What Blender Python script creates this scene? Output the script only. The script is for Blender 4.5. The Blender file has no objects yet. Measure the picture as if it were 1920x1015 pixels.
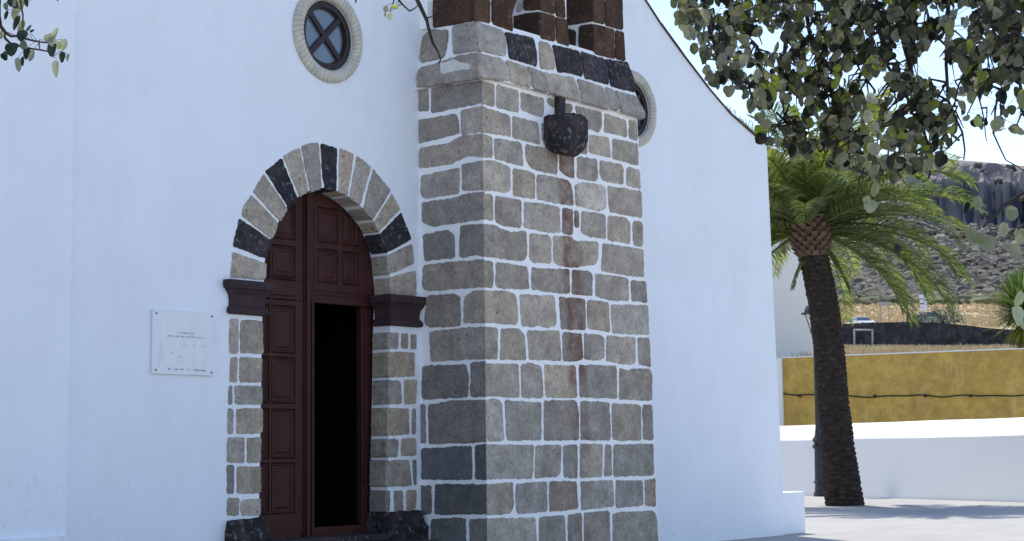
import bpy, bmesh, math, random
from mathutils import Vector, Matrix, noise
from mathutils.geometry import tessellate_polygon
import numpy as np
R_ = math.radians
rnd = random.Random(7)
scene = bpy.context.scene
col = scene.collection

# ------------------------------------------------------------------ camera
CAM = Vector((-13.14747, -11.84967, 1.15))
RIGHT = Vector((0.62917001, -0.77716963, -0.01234784))
DOWN = Vector((0.07499811, 0.07651268, -0.99424398))
FWD = Vector((0.77364099, 0.62462243, 0.10642573))
FPX = 3200.0                      # focal length in pixels of the 1920 wide photograph
cd = bpy.data.cameras.new('camera')
cam = bpy.data.objects.new('camera', cd); col.objects.link(cam)
m = Matrix((RIGHT, -DOWN, -FWD)).transposed().to_4x4(); m.translation = CAM
cam.matrix_world = m
cd.sensor_width = 36; cd.lens = 36 * FPX / 1920; cd.clip_start = 0.1; cd.clip_end = 6000
scene.camera = cam

# ------------------------------------------------------------------ light
SUN_EL = R_(60); SUN_H = Vector((0.50, 0.866)).normalized()
w = bpy.data.worlds.new('World'); scene.world = w; w.use_nodes = True
nt = w.node_tree; bg = nt.nodes['Background']
sky = nt.nodes.new('ShaderNodeTexSky'); sky.sky_type = 'NISHITA'; sky.sun_disc = False
sky.sun_elevation = SUN_EL; sky.sun_rotation = math.atan2(SUN_H.x, SUN_H.y)
sky.altitude = 200; sky.air_density = 1.0; sky.dust_density = 0.12; sky.ozone_density = 1.0
tint = nt.nodes.new('ShaderNodeMix'); tint.data_type = 'RGBA'; tint.blend_type = 'MULTIPLY'; tint.inputs[0].default_value = 1
tint.inputs[7].default_value = (1.0, .945, .97, 1); nt.links.new(sky.outputs[0], tint.inputs[6]); nt.links.new(tint.outputs[2], bg.inputs[0]); bg.inputs[1].default_value = 0.15
sd = bpy.data.lights.new('sun', 'SUN'); sd.energy = 3.0; sd.angle = R_(0.5); sd.color = (1, .96, .9)
so = bpy.data.objects.new('sun', sd); col.objects.link(so)
sv = Vector((SUN_H.x * math.cos(SUN_EL), SUN_H.y * math.cos(SUN_EL), math.sin(SUN_EL)))
so.rotation_euler = sv.to_track_quat('Z', 'Y').to_euler(); so.location = (0, 0, 30)
scene.view_settings.view_transform = 'Standard'; scene.view_settings.look = 'None'
scene.view_settings.exposure = 0.84; scene.view_settings.gamma = 1
scene.render.engine = 'CYCLES'

# ------------------------------------------------------------------ helpers
def ray(px, py):
    return RIGHT * ((px - 960) / FPX) + DOWN * ((py - 507.5) / FPX) + FWD
def at(px, py, D):                       # point D metres in front of the camera
    return CAM + ray(px, py) * D
def on(px, py, o, n):                    # where the sight line meets a plane of the scene
    d = ray(px, py); o = Vector(o); n = Vector(n)
    return CAM + d * ((o - CAM).dot(n) / d.dot(n))
FH = Vector((FWD.x, FWD.y, 0)).normalized(); RH = Vector((FH.y, -FH.x, 0))
def hz(px): return 843.5 - (px - 1470) * 0.0124      # eye-level row
def gp(px, D, y):                        # ground-style point: depth D, height given by photo row
    p = at(px, y, D); return p

def tag(o, label=None, cat=None, group=None, kind=None):
    if label: o['label'] = label
    if cat: o['category'] = cat
    if group: o['group'] = group
    if kind: o['kind'] = kind
    return o
def empty(name, loc, label, cat, group=None):
    o = bpy.data.objects.new(name, None); col.objects.link(o); o.location = loc; o.empty_display_size = .2
    return tag(o, label, cat, group)
def link(name, me, mat, parent=None):
    o = bpy.data.objects.new(name, me); col.objects.link(o)
    if mat: me.materials.append(mat)
    if parent:
        o.parent = parent
        q = parent; off = Vector((0, 0, 0))
        while q: off += q.location; q = q.parent
        o.location = -off
    return o

class MB:
    """collects faces, then becomes one mesh object (world coordinates)"""
    def __init__(s): s.v = []; s.f = []; s.c = []; s.sm = []
    def add(s, vs, fs, tone=(1, 1, 1), smooth=False):
        b = len(s.v); s.v += [tuple(v) for v in vs]
        for f in fs: s.f.append(tuple(b + i for i in f)); s.c.append(tone); s.sm.append(smooth)
    def box(s, a, b, tone=(1, 1, 1)):
        (x0, y0, z0), (x1, y1, z1) = a, b
        if x0 > x1: x0, x1 = x1, x0
        if y0 > y1: y0, y1 = y1, y0
        if z0 > z1: z0, z1 = z1, z0
        s.add([(x0,y0,z0),(x1,y0,z0),(x1,y1,z0),(x0,y1,z0),(x0,y0,z1),(x1,y0,z1),(x1,y1,z1),(x0,y1,z1)],
              [(0,3,2,1),(4,5,6,7),(0,1,5,4),(1,2,6,5),(2,3,7,6),(3,0,4,7)], tone)
    def obox(s, c, ax, ay, az, hx, hy, hz_, tone=(1,1,1)):
        vs = [c + ax*(i*hx) + ay*(j*hy) + az*(k*hz_) for k in (-1,1) for j in (-1,1) for i in (-1,1)]
        s.add(vs, [(0,2,3,1),(4,5,7,6),(0,1,5,4),(1,3,7,5),(3,2,6,7),(2,0,4,6)], tone)
    def tube(s, pts, rad, n=6, tone=(1,1,1), cap=True):
        pts = [Vector(p) for p in pts]
        if not isinstance(rad, (list, tuple)): rad = [rad] * len(pts)
        b = []; prev = None
        for i, p in enumerate(pts):
            t = (pts[min(i+1, len(pts)-1)] - pts[max(i-1, 0)])
            if t.length < 1e-9: t = Vector((0,0,1))
            t.normalize()
            if prev is None:
                u = t.orthogonal().normalized()
            else:
                u = prev - t * prev.dot(t)
                u = u.normalized() if u.length > 1e-6 else t.orthogonal().normalized()
            prev = u; w_ = t.cross(u)
            b += [p + (u*math.cos(2*math.pi*k/n) + w_*math.sin(2*math.pi*k/n))*rad[i] for k in range(n)]
        fs = [(i*n+k, i*n+(k+1)%n, (i+1)*n+(k+1)%n, (i+1)*n+k) for i in range(len(pts)-1) for k in range(n)]
        if cap: fs += [tuple(range(n-1,-1,-1)), tuple((len(pts)-1)*n+k for k in range(n))]
        s.add(b, fs, tone, True)
    def lathe(s, c, prof, n=24, tone=(1,1,1)):
        c = Vector(c); vs = []
        for r, z in prof:
            vs += [c + Vector((r*math.cos(2*math.pi*k/n), r*math.sin(2*math.pi*k/n), z)) for k in range(n)]
        fs = [(i*n+k, i*n+(k+1)%n, (i+1)*n+(k+1)%n, (i+1)*n+k) for i in range(len(prof)-1) for k in range(n)]
        fs += [tuple(range(n-1,-1,-1)), tuple((len(prof)-1)*n+k for k in range(n))]
        s.add(vs, fs, tone, False)
    def build(s, name, mat, parent=None):
        me = bpy.data.meshes.new(name); me.from_pydata(s.v, [], s.f)
        a = me.attributes.new('tone', 'FLOAT_COLOR', 'FACE')
        a.data.foreach_set('color', np.array([(*c, 1) for c in s.c], dtype='f').ravel())
        me.polygons.foreach_set('use_smooth', s.sm)
        me.validate(); me.update()
        return link(name, me, mat, parent)

# ------------------------------------------------------------------ materials
def material(name, base=(.5,.5,.5), rough=.9, spec=.3, bump=0, bscale=20, var=0, vscale=3, tone=False,
             metal=0, bump2=0, b2scale=100, var2=None):
    mt = bpy.data.materials.new(name); mt.use_nodes = True
    t = mt.node_tree; N = t.nodes; L = t.links; p = N['Principled BSDF']
    p.inputs['Roughness'].default_value = rough; p.inputs['Metallic'].default_value = metal
    p.inputs['Specular IOR Level'].default_value = spec
    tc = N.new('ShaderNodeTexCoord')
    rgb = N.new('ShaderNodeRGB'); rgb.outputs[0].default_value = (*base, 1); c = rgb.outputs[0]
    if tone:
        at_ = N.new('ShaderNodeAttribute'); at_.attribute_name = 'tone'
        mx = N.new('ShaderNodeMix'); mx.data_type = 'RGBA'; mx.blend_type = 'MULTIPLY'; mx.inputs[0].default_value = 1
        L.new(c, mx.inputs[6]); L.new(at_.outputs['Color'], mx.inputs[7]); c = mx.outputs[2]
    def nz(sc, det=6, rg=.6):
        n = N.new('ShaderNodeTexNoise'); n.inputs['Scale'].default_value = sc; n.inputs['Detail'].default_value = det
        n.inputs['Roughness'].default_value = rg; L.new(tc.outputs['Object'], n.inputs['Vector']); return n
    def mul(c, fac, lo, hi):
        r = N.new('ShaderNodeMapRange'); r.inputs[1].default_value = .3; r.inputs[2].default_value = .7
        r.inputs[3].default_value = lo; r.inputs[4].default_value = hi; L.new(fac, r.inputs[0])
        v = N.new('ShaderNodeVectorMath'); v.operation = 'SCALE'; L.new(c, v.inputs[0]); L.new(r.outputs[0], v.inputs['Scale'])
        return v.outputs[0]
    if var: c = mul(c, nz(vscale).outputs[0], 1 - var, 1 + var)
    if var2: c = mul(c, nz(var2[1], 8, .7).outputs[0], 1 - var2[0], 1 + var2[0])
    L.new(c, p.inputs['Base Color'])
    prev = None
    for st, sc, dist in ((bump, bscale, .02), (bump2, b2scale, .004)):
        if st:
            b = N.new('ShaderNodeBump'); b.inputs['Strength'].default_value = st; b.inputs['Distance'].default_value = dist
            L.new(nz(sc, 5, .6).outputs[0], b.inputs['Height'])
            if prev: L.new(prev, b.inputs['Normal'])
            prev = b.outputs[0]
    if prev: L.new(prev, p.inputs['Normal'])
    mt['c'] = 0
    mt_nodes[name] = (t, N, L, p, tc, c)
    return mt
mt_nodes = {}
def mixcol(name, fac_socket, color):
    t, N, L, p, tc, c = mt_nodes[name]
    mx = N.new('ShaderNodeMix'); mx.data_type = 'RGBA'
    L.new(fac_socket, mx.inputs[0]); L.new(c, mx.inputs[6]); mx.inputs[7].default_value = (*color, 1)
    L.new(mx.outputs[2], p.inputs['Base Color']); mt_nodes[name] = (t, N, L, p, tc, mx.outputs[2])
def nmath(N, L, op, a, b=None, clamp=False):
    n = N.new('ShaderNodeMath'); n.operation = op; n.use_clamp = clamp
    for i, v in enumerate((a, b)):
        if v is None: continue
        if isinstance(v, (int, float)): n.inputs[i].default_value = v
        else: L.new(v, n.inputs[i])
    return n.outputs[0]
def noise_fac(name, scale, lo, hi, detail=6, rough=.6, stretch=None):
    t, N, L, p, tc, c = mt_nodes[name]
    n = N.new('ShaderNodeTexNoise'); n.inputs['Scale'].default_value = scale; n.inputs['Detail'].default_value = detail
    n.inputs['Roughness'].default_value = rough
    if stretch:
        mp = N.new('ShaderNodeMapping'); mp.inputs['Scale'].default_value = stretch
        L.new(tc.outputs['Object'], mp.inputs[0]); L.new(mp.outputs[0], n.inputs['Vector'])
    else: L.new(tc.outputs['Object'], n.inputs['Vector'])
    r = N.new('ShaderNodeMapRange'); r.inputs[1].default_value = lo; r.inputs[2].default_value = hi
    L.new(n.outputs[0], r.inputs[0]); return r.outputs[0]

M = {}
M['plaster'] = material('white_plaster', (.82,.85,.89), .92, .15, bump=.8, bscale=2.2, var=.03, vscale=1.2, bump2=.8, b2scale=45)
# scuffs and damp marks low on the wall
t, N, L, p, tc, c = mt_nodes['white_plaster']
sep = N.new('ShaderNodeSeparateXYZ'); L.new(tc.outputs['Object'], sep.inputs[0])
low = N.new('ShaderNodeMapRange'); low.inputs[1].default_value = 1.9; low.inputs[2].default_value = .1
L.new(sep.outputs[2], low.inputs[0])
sc = noise_fac('white_plaster', 7, .60, .68, 8, .7, (1.4, 1, .8))
mixcol('white_plaster', nmath(N, L, 'MULTIPLY', nmath(N, L, 'MULTIPLY', sc, low.outputs[0]), .5), (.52,.54,.56))
gr = noise_fac('white_plaster', 2.2, .5, .8, 8, .75, (1, 1, .35))
mixcol('white_plaster', nmath(N, L, 'MULTIPLY', gr, .22), (.58,.60,.61))
sp = noise_fac('white_plaster', 60, .76, .80, 3, .5)
mixcol('white_plaster', nmath(N, L, 'MULTIPLY', sp, .5), (.3,.3,.3))
M['mortar'] = material('white_mortar', (.90,.90,.90), .95, .1, bump=.8, bscale=9, var=.03, vscale=4, bump2=.5, b2scale=60)
M['stone'] = material('grey_stone', (.385,.340,.282), .95, .2, bump=1, bscale=9, var=.26, vscale=6, tone=True, bump2=1, b2scale=55, var2=(.32, 30))
t, N, L, p, tc, c = mt_nodes['grey_stone']
mixcol('grey_stone', nmath(N, L, 'MULTIPLY', noise_fac('grey_stone', 3.3, .48, .70, 8, .75), .45), (.20,.155,.135))
mixcol('grey_stone', nmath(N, L, 'MULTIPLY', noise_fac('grey_stone', 24, .66, .70, 3, .5), .8), (.06,.055,.05))
mixcol('grey_stone', nmath(N, L, 'MULTIPLY', noise_fac('grey_stone', 11, .66, .72, 6, .7), .35), (.5,.48,.44))
# rust that ran down the middle of the buttress face from the corbel
t, N, L, p, tc, c = mt_nodes['grey_stone']
sep = N.new('ShaderNodeSeparateXYZ'); L.new(tc.outputs['Object'], sep.inputs[0])
n = N.new('ShaderNodeTexNoise'); n.inputs['Scale'].default_value = 1.5; L.new(tc.outputs['Object'], n.inputs['Vector'])
xx = nmath(N, L, 'ADD', sep.outputs[0], nmath(N, L, 'MULTIPLY', n.outputs[0], .10))
xx = nmath(N, L, 'ADD', xx, nmath(N, L, 'MULTIPLY', sep.outputs[2], .062))
band = nmath(N, L, 'SUBTRACT', 1.0, nmath(N, L, 'DIVIDE', nmath(N, L, 'ABSOLUTE', nmath(N, L, 'SUBTRACT', xx, 1.715)), .20))
band = nmath(N, L, 'MULTIPLY', band, 2.2, True)
front = nmath(N, L, 'LESS_THAN', sep.outputs[1], -.80)
below = nmath(N, L, 'LESS_THAN', sep.outputs[2], 4.42)
above = N.new('ShaderNodeMapRange'); above.inputs[1].default_value = .6; above.inputs[2].default_value = 2.2; above.inputs[3].default_value = .25
L.new(sep.outputs[2], above.inputs[0])
fac = nmath(N, L, 'MULTIPLY', nmath(N, L, 'MULTIPLY', band, front), nmath(N, L, 'MULTIPLY', below, above.outputs[0]))
fac = nmath(N, L, 'MULTIPLY', fac, noise_fac('grey_stone', 7, .32, .58, 7, .75))
mixcol('grey_stone', nmath(N, L, 'MULTIPLY', fac, .85), (.165,.080,.052))
M['brownstone'] = material('brown_lava_stone', (.088,.052,.034), .97, .15, bump=.9, bscale=14, var=.3, vscale=5, tone=True, bump2=1, b2scale=50, var2=(.35, 26))
mixcol('brown_lava_stone', nmath(*mt_nodes['brown_lava_stone'][1:3], 'MULTIPLY', noise_fac('brown_lava_stone', 20, .62, .68, 4, .6), .6), (.26,.17,.13))
mixcol('brown_lava_stone', nmath(*mt_nodes['brown_lava_stone'][1:3], 'MULTIPLY', noise_fac('brown_lava_stone', 4, .50, .7, 6, .7), .6), (.028,.020,.018))
M['blackstone'] = material('black_lava_stone', (.035,.033,.036), .95, .25, bump=1, bscale=14, var=.3, vscale=6, tone=True, bump2=1, b2scale=45, var2=(.4, 24))
mixcol('black_lava_stone', nmath(*mt_nodes['black_lava_stone'][1:3], 'MULTIPLY', noise_fac('black_lava_stone', 17, .57, .64, 4, .6), .6), (.22,.20,.20))
mixcol('black_lava_stone', nmath(*mt_nodes['black_lava_stone'][1:3], 'MULTIPLY', noise_fac('black_lava_stone', 4, .52, .66, 5, .6), .6), (.10,.062,.060))
M['impost'] = material('purple_tuff', (.050,.032,.034), .92, .25, bump=.5, bscale=12, var=.25, vscale=6, bump2=.8, b2scale=60)
M['wood'] = material('dark_stained_wood', (.050,.0155,.0125), .55, .22, bump=.15, bscale=6, var=.25, vscale=5, tone=True, bump2=.3, b2scale=90)
t, N, L, p, tc, c = mt_nodes['dark_stained_wood']
mixcol('dark_stained_wood', nmath(N, L, 'MULTIPLY', noise_fac('dark_stained_wood', 12, .5, .8, 6, .7, (6, 6, .5)), .5), (.028,.009,.008))
M['rope'] = material('carved_sandstone', (.55,.52,.45), .95, .2, tone=True, bump=.5, bscale=14, var=.15, vscale=7, bump2=.6, b2scale=70, var2=(.12, 30))
M['darkframe'] = material('dark_window_wood', (.022,.014,.015), .5, .4, bump2=.3, b2scale=80, var=.2)
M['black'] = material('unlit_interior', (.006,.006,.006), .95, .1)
M['tile'] = material('roof_tiles', (.10,.07,.055), .9, .2, bump=1, bscale=6, var=.3, vscale=3)
M['marble'] = material('white_marble', (.77,.79,.81), .35, .4, var=.03, vscale=6)
t, N, L, p, tc, c = mt_nodes['white_marble']
mixcol('white_marble', nmath(N, L, 'MULTIPLY', noise_fac('white_marble', 5, .56, .60, 8, .7, (2, 1, .7)), .16), (.4,.41,.44))
M['letter'] = material('faded_letter_paint', (.16,.17,.2), .8, .2)
M['screw'] = material('rusted_screw', (.12,.10,.09), .6, .4)
M['iron'] = material('painted_cast_iron', (.022,.026,.028), .5, .5, var=.2, vscale=10)
M['ground'] = material('pale_concrete_paving', (.39,.372,.34), .9, .2, bump=.2, bscale=3, var=.05, vscale=.5, bump2=.4, b2scale=80, var2=(.05, 2.5))
t, N, L, p, tc, c = mt_nodes['pale_concrete_paving']
mixcol('pale_concrete_paving', nmath(N, L, 'MULTIPLY', noise_fac('pale_concrete_paving', .35, .5, .62, 6, .6, (1, 3, 1)), .35), (.31,.295,.275))
bk = N.new('ShaderNodeTexBrick'); bk.inputs['Scale'].default_value = 1; bk.inputs['Mortar Size'].default_value = .012; bk.inputs['Brick Width'].default_value = 1.6; bk.inputs['Row Height'].default_value = 1.6; bk.offset = 0
mp = N.new('ShaderNodeMapping'); mp.inputs['Rotation'].default_value = (0, 0, .5); L.new(tc.outputs['Object'], mp.inputs[0]); L.new(mp.outputs[0], bk.inputs['Vector'])
mixcol('pale_concrete_paving', nmath(N, L, 'MULTIPLY', bk.outputs['Fac'], .35), (.22,.21,.20))
mixcol('pale_concrete_paving', nmath(N, L, 'MULTIPLY', noise_fac('pale_concrete_paving', 1.3, .60, .68, 8, .75), .3), (.25,.235,.21))
M['yellow'] = material('ochre_painted_render', (.60,.395,.095), .93, .15, bump=.4, bscale=3, var=.12, vscale=.8, bump2=.5, b2scale=30, var2=(.12, 4))
t, N, L, p, tc, c = mt_nodes['ochre_painted_render']
mixcol('ochre_painted_render', nmath(N, L, 'MULTIPLY', noise_fac('ochre_painted_render', 1.9, .44, .62, 10, .88), .7), (.30,.185,.065))
mixcol('ochre_painted_render', nmath(N, L, 'MULTIPLY', noise_fac('ochre_painted_render', 1.3, .56, .70, 9, .75, (2.2, 2.2, .5)), .5), (.74,.56,.24))
M['cable'] = material('black_rubber_cable', (.015,.015,.015), .6, .3)
M['bark_palm'] = material('palm_bark', (.048,.037,.031), .97, .15, bump=.8, bscale=12, var=.4, vscale=9, tone=True, bump2=.8, b2scale=50)
M['boot'] = material('cut_frond_bases', (.115,.075,.052), .93, .2, bump=.5, bscale=18, var=.35, vscale=8, tone=True)
M['bark'] = material('grey_bark', (.05,.042,.036), .95, .15, bump=.6, bscale=20, var=.3, vscale=8)
M['drywall'] = material('dark_lava_rubble', (.045,.045,.048), .97, .15, bump=1, bscale=2, var=.5, vscale=1.1, var2=(.5, 3))
M['dryground'] = material('dry_straw_ground', (.36,.29,.20), .97, .1, bump=1, bscale=1, var=.2, vscale=.3, var2=(.25, 1.5))
M['field'] = material('mown_straw_field', (.50,.39,.245), .97, .1, bump=.6, bscale=.5, var=.18, vscale=.08, var2=(.2, .5))
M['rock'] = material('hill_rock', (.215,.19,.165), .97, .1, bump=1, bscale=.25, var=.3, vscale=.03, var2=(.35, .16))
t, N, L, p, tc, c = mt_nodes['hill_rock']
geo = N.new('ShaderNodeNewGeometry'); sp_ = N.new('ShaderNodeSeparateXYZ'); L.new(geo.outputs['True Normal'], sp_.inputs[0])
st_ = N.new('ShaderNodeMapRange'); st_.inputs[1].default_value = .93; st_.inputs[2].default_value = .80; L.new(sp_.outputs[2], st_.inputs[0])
mixcol('hill_rock', st_.outputs[0], (.045,.052,.068))  # steep faces: basalt, with the blue of shade and haze put into its colour
M['carwhite'] = material('white_car_paint', (.75,.76,.78), .25, .6)
M['cardark'] = material('blue_grey_car_paint', (.10,.17,.22), .3, .6)
M['glassd'] = material('tinted_glass', (.02,.035,.045), .08, .8)
M['tyre'] = material('black_tyre', (.02,.02,.02), .8, .2)
M['galv'] = material('weathered_grey_metal', (.30,.30,.30), .6, .4, var=.2, vscale=3)
M['signw'] = material('pale_sign_paint', (.62,.68,.80), .6, .3)
M['boardg'] = material('grey_board', (.33,.33,.32), .8, .2)
M['lowwhite'] = material('low_wall_paint', (.84,.83,.80), .93, .12, bump=.3, bscale=2, var=.02, vscale=1, bump2=.4, b2scale=40)
M['farwhite'] = material('house_render', (.80,.78,.72), .93, .1, bump=.2, bscale=2, var=.03, vscale=.6)

def leafmat(name, base, trans, tf=.45, rough=.55):
    mt = bpy.data.materials.new(name); mt.use_nodes = True
    t = mt.node_tree; N = t.nodes; L = t.links; p = N['Principled BSDF']
    a = N.new('ShaderNodeAttribute'); a.attribute_name = 'tone'
    def m_(c):
        mx = N.new('ShaderNodeMix'); mx.data_type = 'RGBA'; mx.blend_type = 'MULTIPLY'; mx.inputs[0].default_value = 1
        mx.inputs[6].default_value = (*c, 1); L.new(a.outputs['Color'], mx.inputs[7]); return mx.outputs[2]
    L.new(m_(base), p.inputs['Base Color']); p.inputs['Roughness'].default_value = rough
    p.inputs['Specular IOR Level'].default_value = .4
    tr = N.new('ShaderNodeBsdfTranslucent'); L.new(m_(trans), tr.inputs[0])
    ms = N.new('ShaderNodeMixShader'); ms.inputs[0].default_value = tf
    L.new(p.outputs[0], ms.inputs[1]); L.new(tr.outputs[0], ms.inputs[2])
    L.new(ms.outputs[0], N['Material Output'].inputs[0]); return mt
M['palmleaf'] = leafmat('palm_leaflets', (.070,.10,.038), (.235,.30,.060), .42, .30)
M['leaf'] = leafmat('poplar_leaves', (1,1,1), (1,1.1,.6), .30, .42)
M['yucca'] = leafmat('yucca_blades', (.10,.15,.05), (.18,.26,.06), .25)
M['shrub'] = leafmat('shrub_leaves', (.07,.09,.05), (.1,.14,.05), .25)
M['scrub'] = leafmat('scrub_foliage', (.105,.098,.086), (.1,.09,.06), .1, .9)
M['straw'] = leafmat('straw_blades', (.50,.41,.27), (.45,.36,.2), .25, .8)
g = bpy.data.materials.new('window_glass'); g.use_nodes = True
p = g.node_tree.nodes['Principled BSDF']; p.inputs['Base Color'].default_value = (.12,.155,.20,1); p.inputs['Roughness'].default_value = .06  # blue-grey base colour stands in for reflected sky
p.inputs['Specular IOR Level'].default_value = .9; M['glass'] = g

# ------------------------------------------------------------------ ground
mb = MB(); mb.add([(-2500,-2500,0),(2500,-2500,0),(2500,2500,0),(-2500,2500,0)], [(0,1,2,3)])
tag(mb.build('ground', M['ground']), kind='structure')

# ------------------------------------------------------------------ church
S = 3.996
def CR(o): return lambda x, y: (o[0] + x / S, o[1] + y / S)
A, B, C_, D_ = CR((780,0)), CR((780,240)), CR((780,480)), CR((780,720))
E_, F_, G_ = CR((400,255)), CR((400,500)), CR((400,745))
T_ = .006        # how far the stones stand proud of the mortar
YB = -.874       # front plane of the buttress
church = empty('church', (1.5, 0, 0), 'white rendered village church with a grey stone buttress and an arched dark wooden door', 'church')

def h1(i, s=0.0): return noise.noise(Vector((i * 1.7 + s, s * 3.1, .37)))
def ragged(poly, seg=.016, amp=.0075, flags=None, rnd_c=.02):
    """rounds the corners of a 2-D outline and roughens its edges; flagged edges stay straight"""
    n = len(poly); out = []; fl = []
    flags = flags or [False] * n
    for i in range(n):
        a, b = Vector(poly[i]), Vector(poly[(i+1) % n])
        Ln = (b - a).length
        k = max(1, int(Ln / seg))
        ra = 0 if flags[i] or flags[i-1] else min(rnd_c, Ln*.3)
        rb = 0 if flags[i] or flags[(i+1) % n] else min(rnd_c, Ln*.3)
        d = (b - a).normalized() if Ln > 1e-6 else Vector((1,0)); nn = Vector((-d.y, d.x))
        if flags[i]:
            out.append(a.copy()); fl.append(True); continue
        if ra == 0: out.append(a.copy()); fl.append(False)
        for j in range(0 if ra else 1, k + 1 if rb else k):
            t_ = ra + (Ln - ra - rb) * j / k
            q = a + d * t_
            v = noise.noise(Vector((q.x*23, q.y*23, 1.3))) * amp * 1.1 + noise.noise(Vector((q.x*6, q.y*6, 7.7))) * amp * .6
            v += noise.noise(Vector((q.x*75, q.y*75, 5))) * amp * .8
            out.append(q + nn * v); fl.append(False)
    return out, fl

def slab(mb, poly2, to3, nrm, tone, t=T_, back=.012, corner=None, seg=.015, amp=.0085, grow=.010):
    """one stone: ragged outline on a plane, bevelled, standing t proud of it.  corner(pt)->True on the shared edge"""
    n = len(poly2); flags = [bool(corner and corner(poly2[i]) and corner(poly2[(i+1) % n])) for i in range(n)]
    out, fl = ragged(poly2, seg, amp, flags)
    c_ = sum(out, Vector((0,0)))/len(out)
    if grow: out = [p if (corner and corner(p)) else p + Vector((math.copysign(min(grow, abs(p.x-c_.x)*.3), p.x-c_.x), math.copysign(min(grow, abs(p.y-c_.y)*.3), p.y-c_.y))) for p in out]
    cx = sum(p.x for p in out)/len(out); cy = sum(p.y for p in out)/len(out); c = Vector((cx, cy))
    ar = sum(out[i].x*out[(i+1)%len(out)].y - out[(i+1)%len(out)].x*out[i].y for i in range(len(out)))
    if ar < 0: out.reverse(); fl = [False]*len(out)
    m_ = len(out)
    inner = []
    for i, p in enumerate(out):
        if corner and corner(p): inner.append(p); continue
        d = (c - p); d.normalize(); inner.append(p + d * .004)
    j_ = 1 + .30 * (rnd.random() - .5); w_j = .075 * (rnd.random() - .5); tn = (tone[0]*j_*(1+w_j), tone[1]*j_, tone[2]*j_*(1-w_j))
    n3 = Vector(nrm)
    v0 = [to3(p) - n3 * back for p in out]; v1 = [to3(p) + n3 * (t * .45) for p in out]; v2 = [to3(p) + n3 * t for p in inner]
    if corner:
        for k, p in enumerate(out):
            if corner(p): v1[k] = to3(p) + n3 * t; v2[k] = v1[k].copy()
    fs = []
    for i in range(m_):
        j = (i + 1) % m_
        if corner and corner(out[i]) and corner(out[j]): continue
        fs.append((i, j, m_ + j, m_ + i)); fs.append((m_ + i, m_ + j, 2*m_ + j, 2*m_ + i))
    tri = tessellate_polygon([[Vector((p.x, p.y, 0)) for p in inner]])
    for a, b, c_ in tri:
        A2, B2, C2 = inner[a], inner[b], inner[c_]
        if (B2 - A2).cross(C2 - A2) < 0: b, c_ = c_, b
        fs.append((2*m_ + a, 2*m_ + b, 2*m_ + c_))
    # make outward winding agree with nrm
    a, b, c_ = fs[-1]; vs = v0 + v1 + v2
    if (vs[b] - vs[a]).cross(vs[c_] - vs[a]).dot(n3) < 0: fs = [tuple(reversed(f)) for f in fs]
    mb.add(vs, fs, tn)

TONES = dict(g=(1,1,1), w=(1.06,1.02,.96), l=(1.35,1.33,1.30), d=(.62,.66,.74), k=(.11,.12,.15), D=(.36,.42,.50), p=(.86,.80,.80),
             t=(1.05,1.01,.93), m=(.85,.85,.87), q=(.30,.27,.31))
def plane_frame(o, u, v):
    o = Vector(o); u = Vector(u).normalized(); v = Vector(v).normalized(); n = u.cross(v)
    def to2(px, py):
        p = on(px, py, o, n) - o; return Vector((p.dot(u), p.dot(v)))
    def to3(q): return o + u * q.x + v * q.y
    return to2, to3, n
def px_slab(mb, cr, pts, frame, tone, corner_eps=None, **kw):
    to2, to3, n = frame
    # n must point to the camera
    nn = n if n.dot(CAM - to3(Vector((0,0)))) > 0 else -n
    poly = [to2(*cr(*p)) for p in pts]
    cf = None
    if corner_eps is not None:
        e = corner_eps; tt = kw.get('t', T_)
        poly = [Vector((e[0], p.y)) if abs(p.x - e[0]) < e[1] else p for p in poly]
        cf = lambda p: abs(p.x - e[0]) < 1e-4
        poly2 = poly
        shift = e[2]
        poly = [Vector((e[0] + shift, p.y)) if cf(p) else p for p in poly2]
        c0 = e[0] + shift; cf = lambda p: abs(p.x - c0) < 1e-4
    slab(mb, poly, to3, nn, TONES[tone] if isinstance(tone, str) else tone, corner=cf, **kw)

FR = plane_frame((0, YB, 0), (1,0,0), (0,0,1))         # buttress front, u = x
SI = plane_frame((0, 0, 0), (0,1,0), (0,0,1))          # buttress side, u = y
FC = plane_frame((0, 0, 0), (1,0,0), (0,0,1))          # facade

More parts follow.
